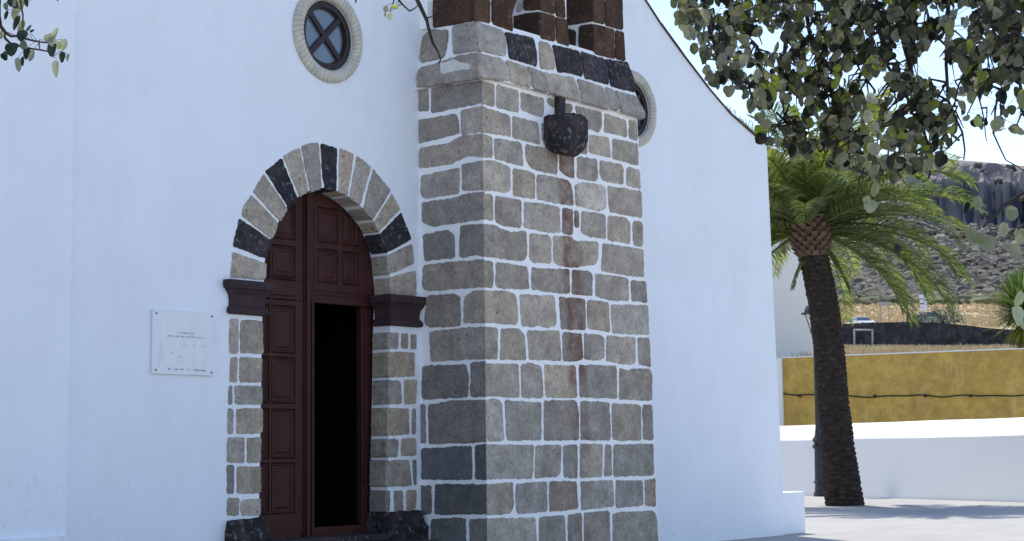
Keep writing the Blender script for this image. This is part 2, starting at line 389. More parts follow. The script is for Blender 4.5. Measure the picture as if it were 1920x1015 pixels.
front_stones = [
 # (crop, tone, corner?, points)
 (A,'w',1,[(483,608),(583,640),(583,795),(483,775)]),
 (A,'g',0,[(605,640),(762,688),(765,838),(605,805)]),
 (A,'g',0,[(787,695),(955,745),(955,850),(935,875),(790,820)]),
 (A,'g',0,[(985,738),(1030,750),(1032,808),(985,775)]),
 (A,'m',0,[(1045,755),(1085,765),(1168,795),(1168,835),(1040,825)]),
 (A,'g',0,[(1195,800),(1385,845),(1390,930),(1370,990),(1280,960),(1200,850)]),
 (A,'g',0,[(1415,855),(1570,905),(1575,1025),(1410,985)]),
 (A,'w',0,[(1598,905),(1648,915),(1655,1052),(1598,1035)]),
 (A,'g',1,[(480,800),(702,875),(710,1020),(480,985)]),
 (A,'g',0,[(725,875),(910,925),(928,1080),(725,1030)]),
 (A,'m',0,[(942,925),(960,930),(962,1050),(942,1045)]),
 (A,'p',0,[(985,940),(1180,980),(1160,1120),(1000,1090)]),
 (B,'w',0,[(1195,130),(1280,70),(1280,188),(1185,180)]),
 (B,'l',0,[(1298,60),(1440,75),(1460,220),(1300,185)]),
 (B,'g',0,[(1475,85),(1660,125),(1665,280),(1470,225)]),
 (B,'w',1,[(492,50),(568,75),(570,215),(492,215)]),
 (B,'g',0,[(587,80),(785,118),(802,285),(590,225)]),
 (B,'w',0,[(823,132),(985,160),(1055,195),(1055,345),(900,315),(850,280),(825,235)]),
 (B,'m',0,[(1080,200),(1182,210),(1180,375),(1120,355),(1075,310)]),
 (B,'g',0,[(1210,222),(1350,238),(1362,370),(1340,398),(1208,370)]),
 (B,'w',0,[(1380,250),(1530,275),(1553,310),(1550,420),(1400,395),(1378,350)]),
 (B,'g',0,[(1595,298),(1672,320),(1677,455),(1575,425),(1578,320)]),
 (B,'l',1,[(500,250),(600,255),(700,300),(705,460),(670,482),(600,465),(500,465)]),
 (B,'w',0,[(730,308),(840,330),(888,360),(888,530),(728,505)]),
 (B,'g',0,[(908,352),(1040,375),(1130,395),(1168,450),(1175,578),(1000,550),(908,528)]),
 (B,'l',0,[(1190,440),(1250,415),(1400,430),(1420,460),(1420,600),(1370,622),(1290,600),(1200,580)]),
 (B,'g',0,[(1437,440),(1683,480),(1690,672),(1450,625)]),
 (B,'t',1,[(502,497),(570,510),(573,688),(502,680)]),
 (B,'g',0,[(600,515),(785,550),(785,742),(650,730),(595,690),(597,560)]),
 (B,'g',0,[(812,562),(960,575),(1070,600),(1080,780),(960,775),(808,740)]),
 (B,'m',0,[(1100,605),(1172,615),(1172,800),(1098,785)]),
 (B,'m',0,[(1188,620),(1217,625),(1219,748),(1190,745)]),
 (B,'g',0,[(1240,630),(1415,655),(1418,825),(1290,810),(1238,775)]),
 (B,'g',0,[(1445,665),(1560,675),(1600,710),(1600,865),(1440,835),(1437,700)]),
 (B,'g',0,[(1635,705),(1685,705),(1697,740),(1695,885),(1635,880),(1622,740)]),
 (B,'g',1,[(500,730),(590,735),(700,785),(820,780),(828,945),(810,990),(700,985),(600,965),(500,962)]),
 (B,'g',0,[(858,795),(995,810),(1010,850),(1010,1010),(880,1005),(850,970)]),
 (B,'w',0,[(1030,815),(1170,820),(1180,850),(1360,860),(1365,960),(1345,1015),(1180,1040),(1090,1030),(1030,1000)]),
 (B,'g',0,[(1400,870),(1700,915),(1705,1112),(1600,1105),(1390,1065)]),
 (C_,'t',1,[(505,40),(570,48),(577,160),(570,235),(508,228)]),
 (C_,'w',0,[(600,55),(830,85),(845,245),(620,238),(600,225)]),
 (C_,'g',0,[(868,92),(985,105),(1145,105),(1150,270),(1100,278),(1000,265),(865,245)]),
 (C_,'m',0,[(1172,110),(1290,120),(1320,150),(1318,297),(1170,280)]),
 (C_,'g',0,[(1345,140),(1560,165),(1588,180),(1590,330),(1450,330),(1345,295)]),
 (C_,'m',0,[(1612,190),(1720,195),(1728,348),(1618,335)]),
 (C_,'w',1,[(517,265),(690,272),(730,285),(750,330),(760,470),(745,513),(600,500),(520,495)]),
 (C_,'g',0,[(780,295),(1030,305),(1045,420),(1045,515),(980,535),(910,515),(870,528),(795,520),(785,400)]),
 (C_,'m',0,[(1073,312),(1262,328),(1270,548),(1090,545)]),
 (C_,'w',0,[(1285,345),(1320,335),(1440,355),(1450,565),(1288,540)]),
 (C_,'g',0,[(1460,370),(1735,375),(1742,585),(1475,575)]),
 (C_,'w',1,[(522,540),(605,545),(607,770),(525,765)]),
 (C_,'w',0,[(640,548),(760,550),(808,590),(820,775),(632,772)]),
 (C_,'w',0,[(832,568),(1070,568),(1088,780),(850,772)]),
 (C_,'m',0,[(1100,578),(1235,588),(1250,765),(1200,785),(1105,785)]),
 (C_,'g',0,[(1260,585),(1380,595),(1408,620),(1408,760),(1360,780),(1265,770)]),
 (C_,'g',0,[(1430,605),(1640,618),(1640,800),(1610,812),(1425,785)]),
 (C_,'m',0,[(1662,618),(1745,620),(1755,828),(1670,810)]),
 (C_,'w',1,[(525,812),(765,818),(770,1054),(530,1047)]),
 (C_,'m',0,[(788,825),(850,808),(935,830),(950,1059),(795,1059)]),
 (C_,'w',0,[(962,820),(1190,830),(1205,1055),(1090,1060),(975,1050)]),
 (C_,'m',0,[(1222,820),(1500,830),(1503,1062),(1230,1052)]),
 (C_,'g',0,[(1525,845),(1590,865),(1640,848),(1748,850),(1765,900),(1765,1080),(1525,1070)]),
 (D_,'l',1,[(527,125),(610,120),(640,150),(655,420),(550,425),(535,380)]),
 (D_,'g',0,[(668,130),(935,145),(935,415),(700,420),(680,400)]),
 (D_,'p',0,[(960,132),(1190,128),(1215,200),(1215,415),(960,420)]),
 (D_,'g',0,[(1235,135),(1445,145),(1455,415),(1235,415)]),
 (D_,'w',0,[(1470,150),(1680,165),(1685,420),(1500,420),(1472,400)]),
 (D_,'m',0,[(1702,165),(1765,160),(1775,415),(1702,415)]),
 (D_,'g',1,[(540,460),(880,465),(870,700),(545,710)]),
 (D_,'g',0,[(900,465),(1085,465),(1080,650),(1060,690),(890,700)]),
 (D_,'m',0,[(1105,465),(1205,460),(1205,705),(1110,690)]),
 (D_,'g',0,[(1230,455),(1395,460),(1390,690),(1230,700)]),
 (D_,'m',0,[(1420,460),(1460,462),(1462,685),(1412,685)]),
 (D_,'g',0,[(1482,460),(1775,455),(1780,680),(1482,690)]),
 (D_,'t',1,[(545,760),(720,740),(730,900),(700,965),(545,975)]),
 (D_,'m',0,[(752,755),(980,735),(982,950),(760,970),(748,930)]),
 (D_,'p',0,[(1000,735),(1200,740),(1210,930),(1000,955)]),
 (D_,'g',0,[(1235,740),(1470,725),(1482,910),(1240,940)]),
 (D_,'m',0,[(1498,728),(1695,730),(1700,905),(1500,925)]),
 (D_,'p',0,[(1715,725),(1790,715),(1792,915),(1718,905)]),
 (D_,'g',1,[(548,1015),(890,1005),(905,1300),(552,1310)]),
 (D_,'m',0,[(925,1003),(1110,990),(1125,1300),(925,1300)]),
 (D_,'m',0,[(1138,988),(1238,975),(1240,1290),(1145,1295)]),
 (D_,'m',0,[(1260,970),(1445,960),(1455,1280),(1262,1290)]),
 (D_,'g',0,[(1475,975),(1560,965),(1770,955),(1800,1000),(1815,1260),(1478,1280)]),
 (D_,'g',1,[(550,1335),(780,1330),(785,1500),(552,1510)]),
 (D_,'w',0,[(810,1330),(1150,1322),(1150,1490),(810,1500)]),
 (D_,'m',0,[(1175,1322),(1480,1310),(1480,1470),(1175,1485)]),
 (D_,'g',0,[(1505,1308),(1820,1290),(1830,1440),(1505,1465)]),
]
side_stones = [
 (A,'m',0,[(25,675),(92,668),(95,825),(25,832)]),
 (A,'m',1,[(118,665),(480,615),(480,770),(120,845)]),
 (A,'m',0,[(25,905),(290,862),(312,890),(325,995),(25,1075)]),
 (A,'g',1,[(342,835),(480,800),(480,985),(345,1005)]),
 (B,'m',1,[(30,160),(240,120),(330,70),(490,55),(490,215),(380,210),(250,270),(25,295)]),
 (B,'m',0,[(42,365),(320,305),(322,485),(70,525),(38,490)]),
 (B,'g',1,[(345,280),(498,250),(498,462),(350,465),(350,350)]),
 (B,'m',1,[(45,565),(300,530),(350,500),(500,488),(500,680),(120,735),(50,700)]),
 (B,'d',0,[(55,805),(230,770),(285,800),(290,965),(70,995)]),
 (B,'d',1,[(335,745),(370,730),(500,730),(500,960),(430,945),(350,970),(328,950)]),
 (C_,'m',1,[(60,80),(250,50),(505,35),(507,228),(330,240),(100,260),(48,225)]),
 (C_,'m',0,[(90,300),(290,290),(330,320),(332,520),(100,530),(65,490)]),
 (C_,'m',1,[(365,320),(430,268),(515,262),(517,495),(360,500)]),
 (C_,'m',1,[(105,575),(350,545),(520,535),(522,765),(115,785)]),
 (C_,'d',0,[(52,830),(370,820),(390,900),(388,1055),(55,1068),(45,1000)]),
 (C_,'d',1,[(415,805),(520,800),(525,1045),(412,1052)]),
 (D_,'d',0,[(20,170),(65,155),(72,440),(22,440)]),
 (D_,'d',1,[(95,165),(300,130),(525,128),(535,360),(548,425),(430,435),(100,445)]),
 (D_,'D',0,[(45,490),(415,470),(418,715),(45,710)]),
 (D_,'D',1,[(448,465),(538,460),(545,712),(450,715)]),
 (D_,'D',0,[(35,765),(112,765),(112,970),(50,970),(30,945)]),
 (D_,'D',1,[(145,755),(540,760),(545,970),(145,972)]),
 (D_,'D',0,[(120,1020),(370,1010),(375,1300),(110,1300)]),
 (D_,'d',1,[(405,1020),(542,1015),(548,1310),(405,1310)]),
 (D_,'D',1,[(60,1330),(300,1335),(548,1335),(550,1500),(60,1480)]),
]
# buttress core (mortar): slightly battered right edge
ZC0, ZC1 = 4.93, 4.962                      # underside of the cornice
XR0, XR1 = 3.04, 2.765          # right edge at the ground / under the cornice
buttress = None
mb = MB()
mb.add([(0,YB,0),(XR0,YB,0),(XR0,0.05,0),(0,0.05,0),(0,YB,ZC1-.002),(XR1,YB,ZC1-.002),(XR1,0.05,ZC1-.002),(0,0.05,ZC1-.002)],
       [(0,1,5,4),(1,2,6,5),(3,0,4,7),(4,5,6,7)])
buttress = mb.build('buttress', M['mortar'], church)
tag(buttress, 'grey stone buttress with white painted joints')
mb = MB()
for cr, tn, cn, pts in front_stones:
    px_slab(mb, cr, pts, FR, tn, (0.0, .045, -T_) if cn else None)
for cr, tn, cn, pts in side_stones:
    px_slab(mb, cr, pts, SI, tn, (YB, .06, -T_) if cn else None)
# right return, seen only from the other side
z = .1
while z < 4.7:
    h = .30 + .06 * rnd.random(); y = YB
    while y < -.1:
        w_ = min(.25 + .2 * rnd.random(), -.03 - y); xr = XR0 + (XR1 - XR0) * (z + h/2) / ZC0
        mb.add([(xr-.01,y+.012,z),(xr+.012,y+.012,z),(xr+.012,y+w_-.012,z),(xr-.01,y+w_-.012,z),
                (xr-.01,y+.012,z+h-.03),(xr+.012,y+.012,z+h-.03),(xr+.012,y+w_-.012,z+h-.03),(xr-.01,y+w_-.012,z+h-.03)],
               [(0,1,2,3),(7,6,5,4),(0,4,5,1),(1,5,6,2),(2,6,7,3)], TONES['g'])
        y += w_
    z += h
mb.build('stone_blocks', M['stone'], buttress)

# cornice: two courses of weathered, sloping coping stones
OV = .065
Z1, Z2 = 5.335, 5.625             # top of first and second course
I1, I2 = .035, .10                # insets at those heights (from the wall planes)
XRT = XR1
def course(mb, z0, z1, o0, o1):
    a = [(-o0 if False else 0,0,0)]
    p0 = [(-o0, YB-o0, z0), (XRT+o0, YB-o0, z0), (XRT+o0, .05, z0), (-o0, .05, z0)]
    p1 = [(-o1, YB-o1, z1), (XRT+o1, YB-o1, z1), (XRT+o1, .05, z1), (-o1, .05, z1)]
    mb.add(p0 + p1, [(0,1,5,4),(1,2,6,5),(2,3,7,6),(3,0,4,7),(4,5,6,7),(3,2,1,0)])
mb = MB(); course(mb, ZC1, Z1, OV, -I1); course(mb, Z1 - .001, Z2, -I1 - .002, -I2)
cornice = mb.build('cornice', M['mortar'], church); tag(cornice, 'sloping stone coping course above the buttress')
def slope_frame(z0, z1, o0, o1, side):
    if side: return plane_frame((-o0, 0, z0), (0,1,0), (o0 - o1, 0, z1 - z0))
    return plane_frame((0, YB - o0, z0), (1,0,0), (0, o0 - o1, z1 - z0))
K1F, K1S = slope_frame(ZC1, Z1, OV, -I1, 0), slope_frame(ZC1, Z1, OV, -I1, 1)
K2F, K2S = slope_frame(Z1, Z2, -I1, -I2, 0), slope_frame(Z1, Z2, -I1, -I2, 1)
cg, ck = MB(), 'dark'
for mbx, tn, fr, cn, pts in [
 (cg,'g',K1F,1,[(465,405),(635,452),(690,530),(692,605),(483,580)]),
 (cg,'w',K1F,0,[(672,462),(810,505),(855,590),(855,655),(705,615),(705,560),(690,500)]),
 (cg,'g',K1F,0,[(830,510),(940,550),(975,640),(980,690),(875,660),(865,600)]),
 (cg,'g',K1F,0,[(952,555),(1170,590),(1222,720),(1222,755),(990,692),(978,610)]),
 (cg,'w',K1F,0,[(1205,600),(1385,655),(1435,770),(1435,815),(1240,760),(1240,720)]),
 (cg,'g',K1F,0,[(1415,668),(1470,680),(1510,770),(1510,828),(1455,810),(1445,750)]),
 (cg,'g',K1F,0,[(1492,690),(1640,730),(1705,840),(1705,888),(1530,830),(1520,770)]),
 (cg,'m',K1S,1,[(40,520),(170,478),(330,425),(462,403),(480,583),(250,620),(15,655),(20,560)]),
 (cg,'g',K2F,1,[(455,170),(640,240),(665,320),(660,422),(460,375)]),
 (cg,'w',K2F,0,[(925,315),(985,335),(1025,420),(1028,520),(930,515)]),
 (cg,'m',K2S,0,[(50,300),(120,225),(240,235),(235,330),(210,430),(50,470),(35,400)]),
 (cg,'m',K2S,1,[(275,235),(290,200),(455,168),(460,372),(290,405)]),
 (ck,(1,1,1),K2F,0,[(665,250),(870,295),(895,400),(895,495),(695,435),(690,330)]),
 (ck,(1,1,1),K2F,0,[(1022,345),(1210,390),(1240,470),(1238,570),(1170,550),(1058,540),(1045,440)]),
 (ck,(1.3,1.2,1.25),K2F,0,[(1235,395),(1400,450),(1430,530),(1435,630),(1260,585),(1250,470)]),
 (ck,(.8,.85,.9),K2F,0,[(1415,452),(1575,475),(1625,600),(1630,690),(1455,645),(1448,550)]),
]:
    if cn:
        fr_is_side = fr in (K1S, K2S)
        e = {id(K1F): 0.01, id(K2F): .07, id(K1S): YB, id(K2S): YB + .06}[id(fr)]
    if mbx == 'dark':
        dk = MB(); px_slab(dk, A, pts, fr, tn, None, t=.02, back=.02); dk.build('dark_coping_stone', M['blackstone'], cornice)
    else: px_slab(mbx, A, pts, fr, tn, None, t=.02, back=.02)
cg.build('coping_stones', M['stone'], cornice)
mb = MB(); px_slab(mb, A, [(190,482),(255,475),(290,448),(330,480),(415,488),(418,520),(330,530),(205,560)], K1S, 'l', None, t=.026, back=.0, seg=.012, amp=.006)
mb.build('lichen_patch', material('pale_lichen', (.72,.70,.62), .95, .1, bump=1, bscale=40, var=.15, vscale=30), cornice)

# belfry piers of brown stone
belfry = MB()
pf = YB + I2
PX = [(0.10, .66), (1.115, 1.60), (2.08, 2.667)]
belfry.box((.04, -.10, Z2 + .0), (2.7, .05, 8.2))
belfry.box((.12, pf + .012, 7.6), (2.65, -.1, 8.1))
belfry = belfry.build('belfry', M['mortar'], church); tag(belfry, 'white joints and arch wall behind the brown belfry piers')
BP = []; BBS = [MB(), MB(), MB()]
for i_, (a, b) in enumerate(PX):
    q_ = MB(); q_.box((a + .008, pf + .008, Z2), (b - .008, -.102, 7.6)); BP.append(tag(q_.build('belfry_pier', M['mortar'], church), ('left', 'middle', 'right')[i_] + ' brown stone belfry pier above the cornice'))
PF = plane_frame((0, pf, 0), (1,0,0), (0,0,1))
for pts in ([(443,0),(548,0),(548,175),(443,150)],[(572,0),(750,0),(715,100),(718,235),(572,180)],
            [(932,0),(1035,0),(1035,103),(932,72)],[(1052,0),(1105,0),(1115,133),(1052,115)],[(932,97),(1035,125),(1035,308),(932,288)],
            [(1052,135),(1125,155),(1140,345),(1055,318)],[(1327,0),(1405,0),(1405,175),(1330,160)],[(1422,0),(1540,0),(1545,222),(1422,185)],
            [(1330,187),(1478,225),(1485,440),(1335,402)],[(1498,235),(1550,245),(1562,455),(1500,440)]):
    yy = [p[1] for p in pts]
    bb = BBS[0 if pts[0][0] < 800 else 1 if pts[0][0] < 1200 else 2]
    px_slab(bb, A, pts, PF, (1,1,1) if pts[0][0] > 500 else (1.25,1.3,1.2), None, t=.012, amp=.004)
for (x0, pts) in ((.10,[(133,0),(438,0),(438,150),(300,180),(133,203)]),
                  (1.115,[(725,133),(845,105),(928,95),(928,290),(845,270),(725,240)]),
                  (1.115,[(812,0),(928,0),(928,70),(880,72),(812,72)]),
                  (2.08,[(1100,0),(1325,0),(1325,152),(1250,168),(1130,185)]),
                  (2.08,[(1228,200),(1325,185),(1330,400),(1245,382),(1222,330)]),
                  (2.08,[(1138,215),(1190,240),(1190,340),(1145,362)])):
    px_slab(BBS[{.10:0, 1.115:1, 2.08:2}[x0]], A, pts, plane_frame((x0, 0, 0), (0,1,0), (0,0,1)), (.75,.75,.8), None, t=.012, amp=.004)
px_slab(BBS[1], A, [(757,0),(800,0),(795,70),(755,92)], plane_frame((1.115, 0, 0), (0,1,0), (0,0,1)), (5,8,12), None, t=.008, amp=.004)
# courses above the picture
for bb, (a, b) in zip(BBS, PX):
    z = 6.45
    while z < 8.1:
        bb.box((a - .004, pf - .004, z + .03), ((a+b)/2 - .015, pf + .25, z + .33)); bb.box(((a+b)/2 + .015, pf - .004, z + .03), (b + .004, pf + .25, z + .33))
        bb.box((a - .003, pf + .29, z + .03), (a + .05, -.12, z + .33)); z += .36
for bb, q_ in zip(BBS, BP): bb.build('brown_blocks', M['brownstone'], q_)

# corbel stone sticking out of the buttress face
pc = on(*A(1125, 1010), (0, YB - .16, 0), (0,1,0))
cb = bmesh.new(); bmesh.ops.create_cube(cb, size=2); bmesh.ops.subdivide_edges(cb, edges=cb.edges[:], cuts=15, use_grid_fill=True)
for v in cb.verts:
    q = v.co.copy(); n5 = (abs(q.x)**5 + abs(q.y)**5 + abs(q.z)**5)**.2; q = q / n5
    if q.z < 0: q.x *= 1 - .22*q.z*q.z; q.y *= 1 - .30*q.z*q.z
    if q.z > 0: q.x *= 1 - .06*q.z
    q.z += .10*q.y*(1 if q.z < 0 else .2)
    f = 1 + .09 * noise.noise(v.co * 1.6) + .06 * noise.noise(v.co * 4) + .02 * noise.noise(v.co * 11)
    v.co = Vector((q.x * .205 * f, q.y * .19 * f, q.z * .222 * f)) + Vector((pc.x, YB - .15, pc.z))
me = bpy.data.meshes.new('corbel_stone'); cb.to_mesh(me)
for p_ in me.polygons: p_.use_smooth = True
a_ = me.attributes.new('tone', 'FLOAT_COLOR', 'FACE'); a_.data.foreach_set('color', [1.0] * 4 * len(me.polygons))
co = link('corbel_stone', me, M['blackstone'], buttress); tag(co, 'dark rounded corbel stone projecting from the buttress')
mb = MB(); pa = on(*A(1058, 780), (0, YB, 0), (0,1,0))
mb.box((pa.x - .05, YB - .07, pc.z + .15), (pa.x + .055, YB + .02, 4.955)); mb.build('corbel_neck', M['blackstone'], buttress)

# ---- facade
intr_px = [(340,1215+0),(365,1130),(385,940),(425,780),(490,640),(550,530),(630,460),(720,410),(830,388),(920,408),(1010,450),(1110,530),(1205,640),(1250,730),(1305,890),(1325,1050),(1335,1190)]
arch = [FC[0](*E_(*p)) for p in intr_px[2:]]
XL, XRj, ZT = -2.225, -.485, .36
def smooth_curve(pts, k=4):
    out = []
    n = len(pts)
    for i in range(n - 1):
        p0, p1, p2, p3 = pts[max(i-1,0)], pts[i], pts[i+1], pts[min(i+2,n-1)]
        for j in range(k):
            t_ = j / k
            out.append(.5*((2*p1)+(p2-p0)*t_+(2*p0-5*p1+4*p2-p3)*t_*t_+(3*p1-p0-3*p2+p3)*t_**3))
    out.append(pts[-1]); return out
curve = smooth_curve(arch)
opening = [Vector((XL - .02, ZT)), Vector((XL, 1.4)), Vector((XL + .015, 2.4))] + curve + [Vector((XRj + .03, 2.4)), Vector((XRj, 1.4)), Vector((XRj - .03, ZT))]
GB = [(4.243,6.796),(4.58,6.552),(5.084,6.24),(5.674,5.90),(6.222,5.625),(6.735,5.45),(7.161,5.323),(7.171,4.9),(7.232,2.92),(7.331,.636),(7.345,0)]
peak = (1.40, 9.15)
left = [(2.8 - x, z) for x, z in reversed(GB)]
outer = [Vector(p) for p in [(-4.545, 0)] + left[1:] + [peak] + GB]
OC1 = Vector((-1.35, 5.30)); OC2 = Vector((3.94, 5.36)); RO, RI = .475, .35
def circ(c, r, n=48): return [Vector((c.x + r*math.cos(2*math.pi*i/n), c.y + r*math.sin(2*math.pi*i/n))) for i in range(n)]
holes = [opening, circ(OC1, RI), circ(OC2, RI)]
wall = MB()
loops = [[Vector((p.x, p.y, 0)) for p in l] for l in [outer] + holes]
flat = [p for l in loops for p in l]
tri = tessellate_polygon(loops)
fs = []
for a, b, c in tri:
    if (flat[b]-flat[a]).cross(flat[c]-flat[a]).z < 0: b, c = c, b
    fs.append((a, b, c))
wall.add([(p.x, 0, p.y) for p in flat], fs)
def reveal(mb, pts, y0, y1, closed=True):
    n = len(pts)
    vs = [(p.x, y0, p.y) for p in pts] + [(p.x, y1, p.y) for p in pts]
    rng = range(n if closed else n - 1)
    mb.add(vs, [(i, n + i, n + (i+1) % n, (i+1) % n) for i in rng])
reveal(wall, opening, 0, .24); reveal(wall, holes[1], 0, .3); reveal(wall, holes[2], 0, .3)
# body behind the facade: side walls and back, 20 m deep
LEN = 20
def quad(mb, a, b, c, d): mb.add([a, b, c, d], [(0,1,2,3)])
for (x0, z0), (x1, z1) in zip(GB[6:-1], GB[7:]): quad(wall, (x0,0,z0), (x1,0,z1), (x1,LEN,z1), (x0,LEN,z0))
quad(wall, (-4.545,0,0), (-4.36,0,5.3), (-4.36,LEN,5.3), (-4.545,LEN,0))
wall.add([(p.x, LEN, p.y) for p in outer], [tuple(range(len(outer)))])
ow = wall.build('facade_wall', M['plaster'], church)
# boxes behind door and windows; the unlit nave's darkness is put into their black
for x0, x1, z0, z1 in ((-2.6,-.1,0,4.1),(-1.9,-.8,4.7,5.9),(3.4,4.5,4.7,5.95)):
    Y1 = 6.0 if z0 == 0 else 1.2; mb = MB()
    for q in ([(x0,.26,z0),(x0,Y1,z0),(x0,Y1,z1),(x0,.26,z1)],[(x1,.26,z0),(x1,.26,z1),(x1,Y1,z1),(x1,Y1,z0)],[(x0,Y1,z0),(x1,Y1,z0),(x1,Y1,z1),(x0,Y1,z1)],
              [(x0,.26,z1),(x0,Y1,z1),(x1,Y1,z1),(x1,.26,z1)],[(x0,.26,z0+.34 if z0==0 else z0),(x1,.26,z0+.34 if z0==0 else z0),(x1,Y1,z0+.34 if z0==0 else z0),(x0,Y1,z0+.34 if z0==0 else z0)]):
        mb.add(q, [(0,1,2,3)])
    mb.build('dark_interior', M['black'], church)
# roof: slab following the gable, slightly overhanging the facade with a thin dark edge
mb = MB()
line = [Vector(p) for p in left[4:]] + [Vector(peak)] + [Vector(p) for p in GB[:7]]
for a, b in zip(line[:-1], line[1:]):
    d = (b - a).normalized(); nn = Vector((-d.y, d.x)) * (.006 + .010*rnd.random())
    if nn.y < 0: nn = -nn
    y0 = -.025 - .012 * rnd.random(); a2 = a + nn*.15; b2 = b + nn*.15
    vs = [(a2.x,y0,a2.y),(b2.x,y0,b2.y),(b.x+nn.x,y0,b.y+nn.y),(a.x+nn.x,y0,a.y+nn.y)]
    vs += [(x, LEN+.1, z_) for x, _, z_ in vs]
    mb.add(vs, [(0,1,2,3),(3,2,6,7),(0,4,5,1),(7,6,5,4),(1,5,6,2),(0,3,7,4)])
roof = mb.build('roof', M['tile'], church)
# little plants on the verge
mb = MB()
for i in range(70):
    t_ = rnd.random(); x = 5.9 + 1.25 * t_; z = np.interp(x, [p[0] for p in GB[:7]], [p[1] for p in GB[:7]])
    b0 = Vector((x, -.01 + rnd.random()*.2, z + .02)); h = .03 + .07 * rnd.random(); d = Vector((rnd.uniform(-.03,.05), rnd.uniform(-.03,.03), h))
    mb.add([b0, b0 + Vector((.008,0,0)), b0 + d], [(0,1,2)], (.8+.6*rnd.random(),)*3)
tag(mb.build('verge_weeds', M['straw'], church), kind='stuff')

# annex on the left, standing proud of the facade
mb = MB()
xa, xb, ya = -9.5, -4.36, -.12
pe = on(137, 500, (0, ya, 0), (0,1,0)).x
mb.add([(xa,ya,0),(pe-.03,ya,0),(pe-.005,ya,7.2),(xa,ya,7.2),(xa,.0,0),(pe-.03,-.0,0),(pe-.005,-.0,7.2),(xa,.0,7.2)], [(0,1,2,3),(1,5,6,2),(3,2,6,7),(4,0,3,7)])
mb.add([(xa,0,0),(xa,8,0),(xa,8,7.2),(xa,0,7.2)], [(0,1,2,3)])
mb.add([(xa,0,7.2),(-4.4,0,7.2),(-4.4,8,7.2),(xa,8,7.2)], [(0,1,2,3)])
pb = on(60, 1009, (0, ya - .03, 0), (0,1,0))
mb.box((xa, ya - .05, 0), (pe - .012, ya + .01, pb.z))
mb.build('annex_wall', M['plaster'], church)

# small bench / plinth against the far corner
mb = MB(); mb.box((7.15, -.004, 0), (7.92, .55, .575)); bmk = mb.build('corner_plinth', M['plaster'], church)
bv = bmk.modifiers.new('bevel', 'BEVEL'); bv.width = .02; bv.segments = 2

# ---- door surround
SUR = MB()
def prism(mb, pts2, y0, y1, tone, amp=.007, seg=.015, grow=.007):
    pts2 = [Vector(p) for p in pts2]; c_ = sum(pts2, Vector((0,0)))/len(pts2)
    out, _ = ragged(pts2, seg, amp, None, .012)
    out = [p + (p - c_).normalized()*grow for p in out]
    ar = sum(out[i].x*out[(i+1)%len(out)].y - out[(i+1)%len(out)].x*out[i].y for i in range(len(out)))
    if ar < 0: out.reverse()
    n = len(out); c = sum(out, Vector((0,0))) / n
    inner = [p + (c - p).normalized() * .006 for p in out]
    vs = [(p.x, y1, p.y) for p in out] + [(p.x, y0 + .006, p.y) for p in out] + [(p.x, y0, p.y) for p in inner]
    fs = []
    for i in range(n):
        j = (i+1) % n; fs += [(i, j, n+j, n+i), (n+i, n+j, 2*n+j, 2*n+i)]
    tr = tessellate_polygon([[Vector((p.x, p.y, 0)) for p in inner]])
    for a, b, c_ in tr:
        if (inner[b]-inner[a]).cross(inner[c_]-inner[a]) < 0: b, c_ = c_, b
        fs.append((2*n+a, 2*n+b, 2*n+c_))
    j_ = 1 + .30 * (rnd.random() - .5); w_j = .075 * (rnd.random() - .5); tn = (tone[0]*j_*(1+w_j), tone[1]*j_, tone[2]*j_*(1-w_j))
    mb.add(vs, fs, tn)
vous = [(0,'g',[(145,870),(250,915),(396,958),(388,1075),(128,1058)]),(1,'',[(195,620),(428,785),(398,922),(150,825)]),
 (0,'w',[(285,445),(483,655),(438,770),(215,600),(225,540)]),(0,'g',[(375,290),(552,548),(500,640),(300,420)]),
 (1,'',[(510,175),(628,470),(562,532),(390,270)]),(0,'w',[(645,90),(708,415),(645,455),(525,155)]),
 (0,'g',[(730,60),(785,60),(808,395),(725,418),(660,85)]),(1,'',[(805,65),(925,95),(918,412),(835,395),(820,320)]),
 (0,'w',[(945,95),(1050,140),(1004,440),(938,420)]),(0,'g',[(1075,155),(1180,235),(1097,518),(1018,462)]),
 (0,'g',[(1195,250),(1325,410),(1195,625),(1120,548)]),(0,'w',[(1335,435),(1395,550),(1236,718),(1205,648)]),
 (1,'',[(1405,575),(1480,775),(1295,875),(1247,745)]),(0,'g',[(1485,810),(1500,960),(1312,1035),(1300,902)]),
 (0,'g',[(1515,1009),(1518,1194),(1325,1189),(1325,1064)])]
door_sur = None
for blk, tn, pts in vous:
    v_ = MB(); prism(v_, [FC[0](*E_(*p)) for p in pts], -.009, .215, (.9,.95,1) if blk else TONES[tn])
    if door_sur is None: door_sur = v_.build('door_arch', M['stone'], church); tag(door_sur, 'round arch of grey and black stones over the door'); continue
    o = v_.build('arch_stone', M['blackstone'] if blk else M['stone'], door_sur)
    if blk: tag(o, 'black lava arch stone')
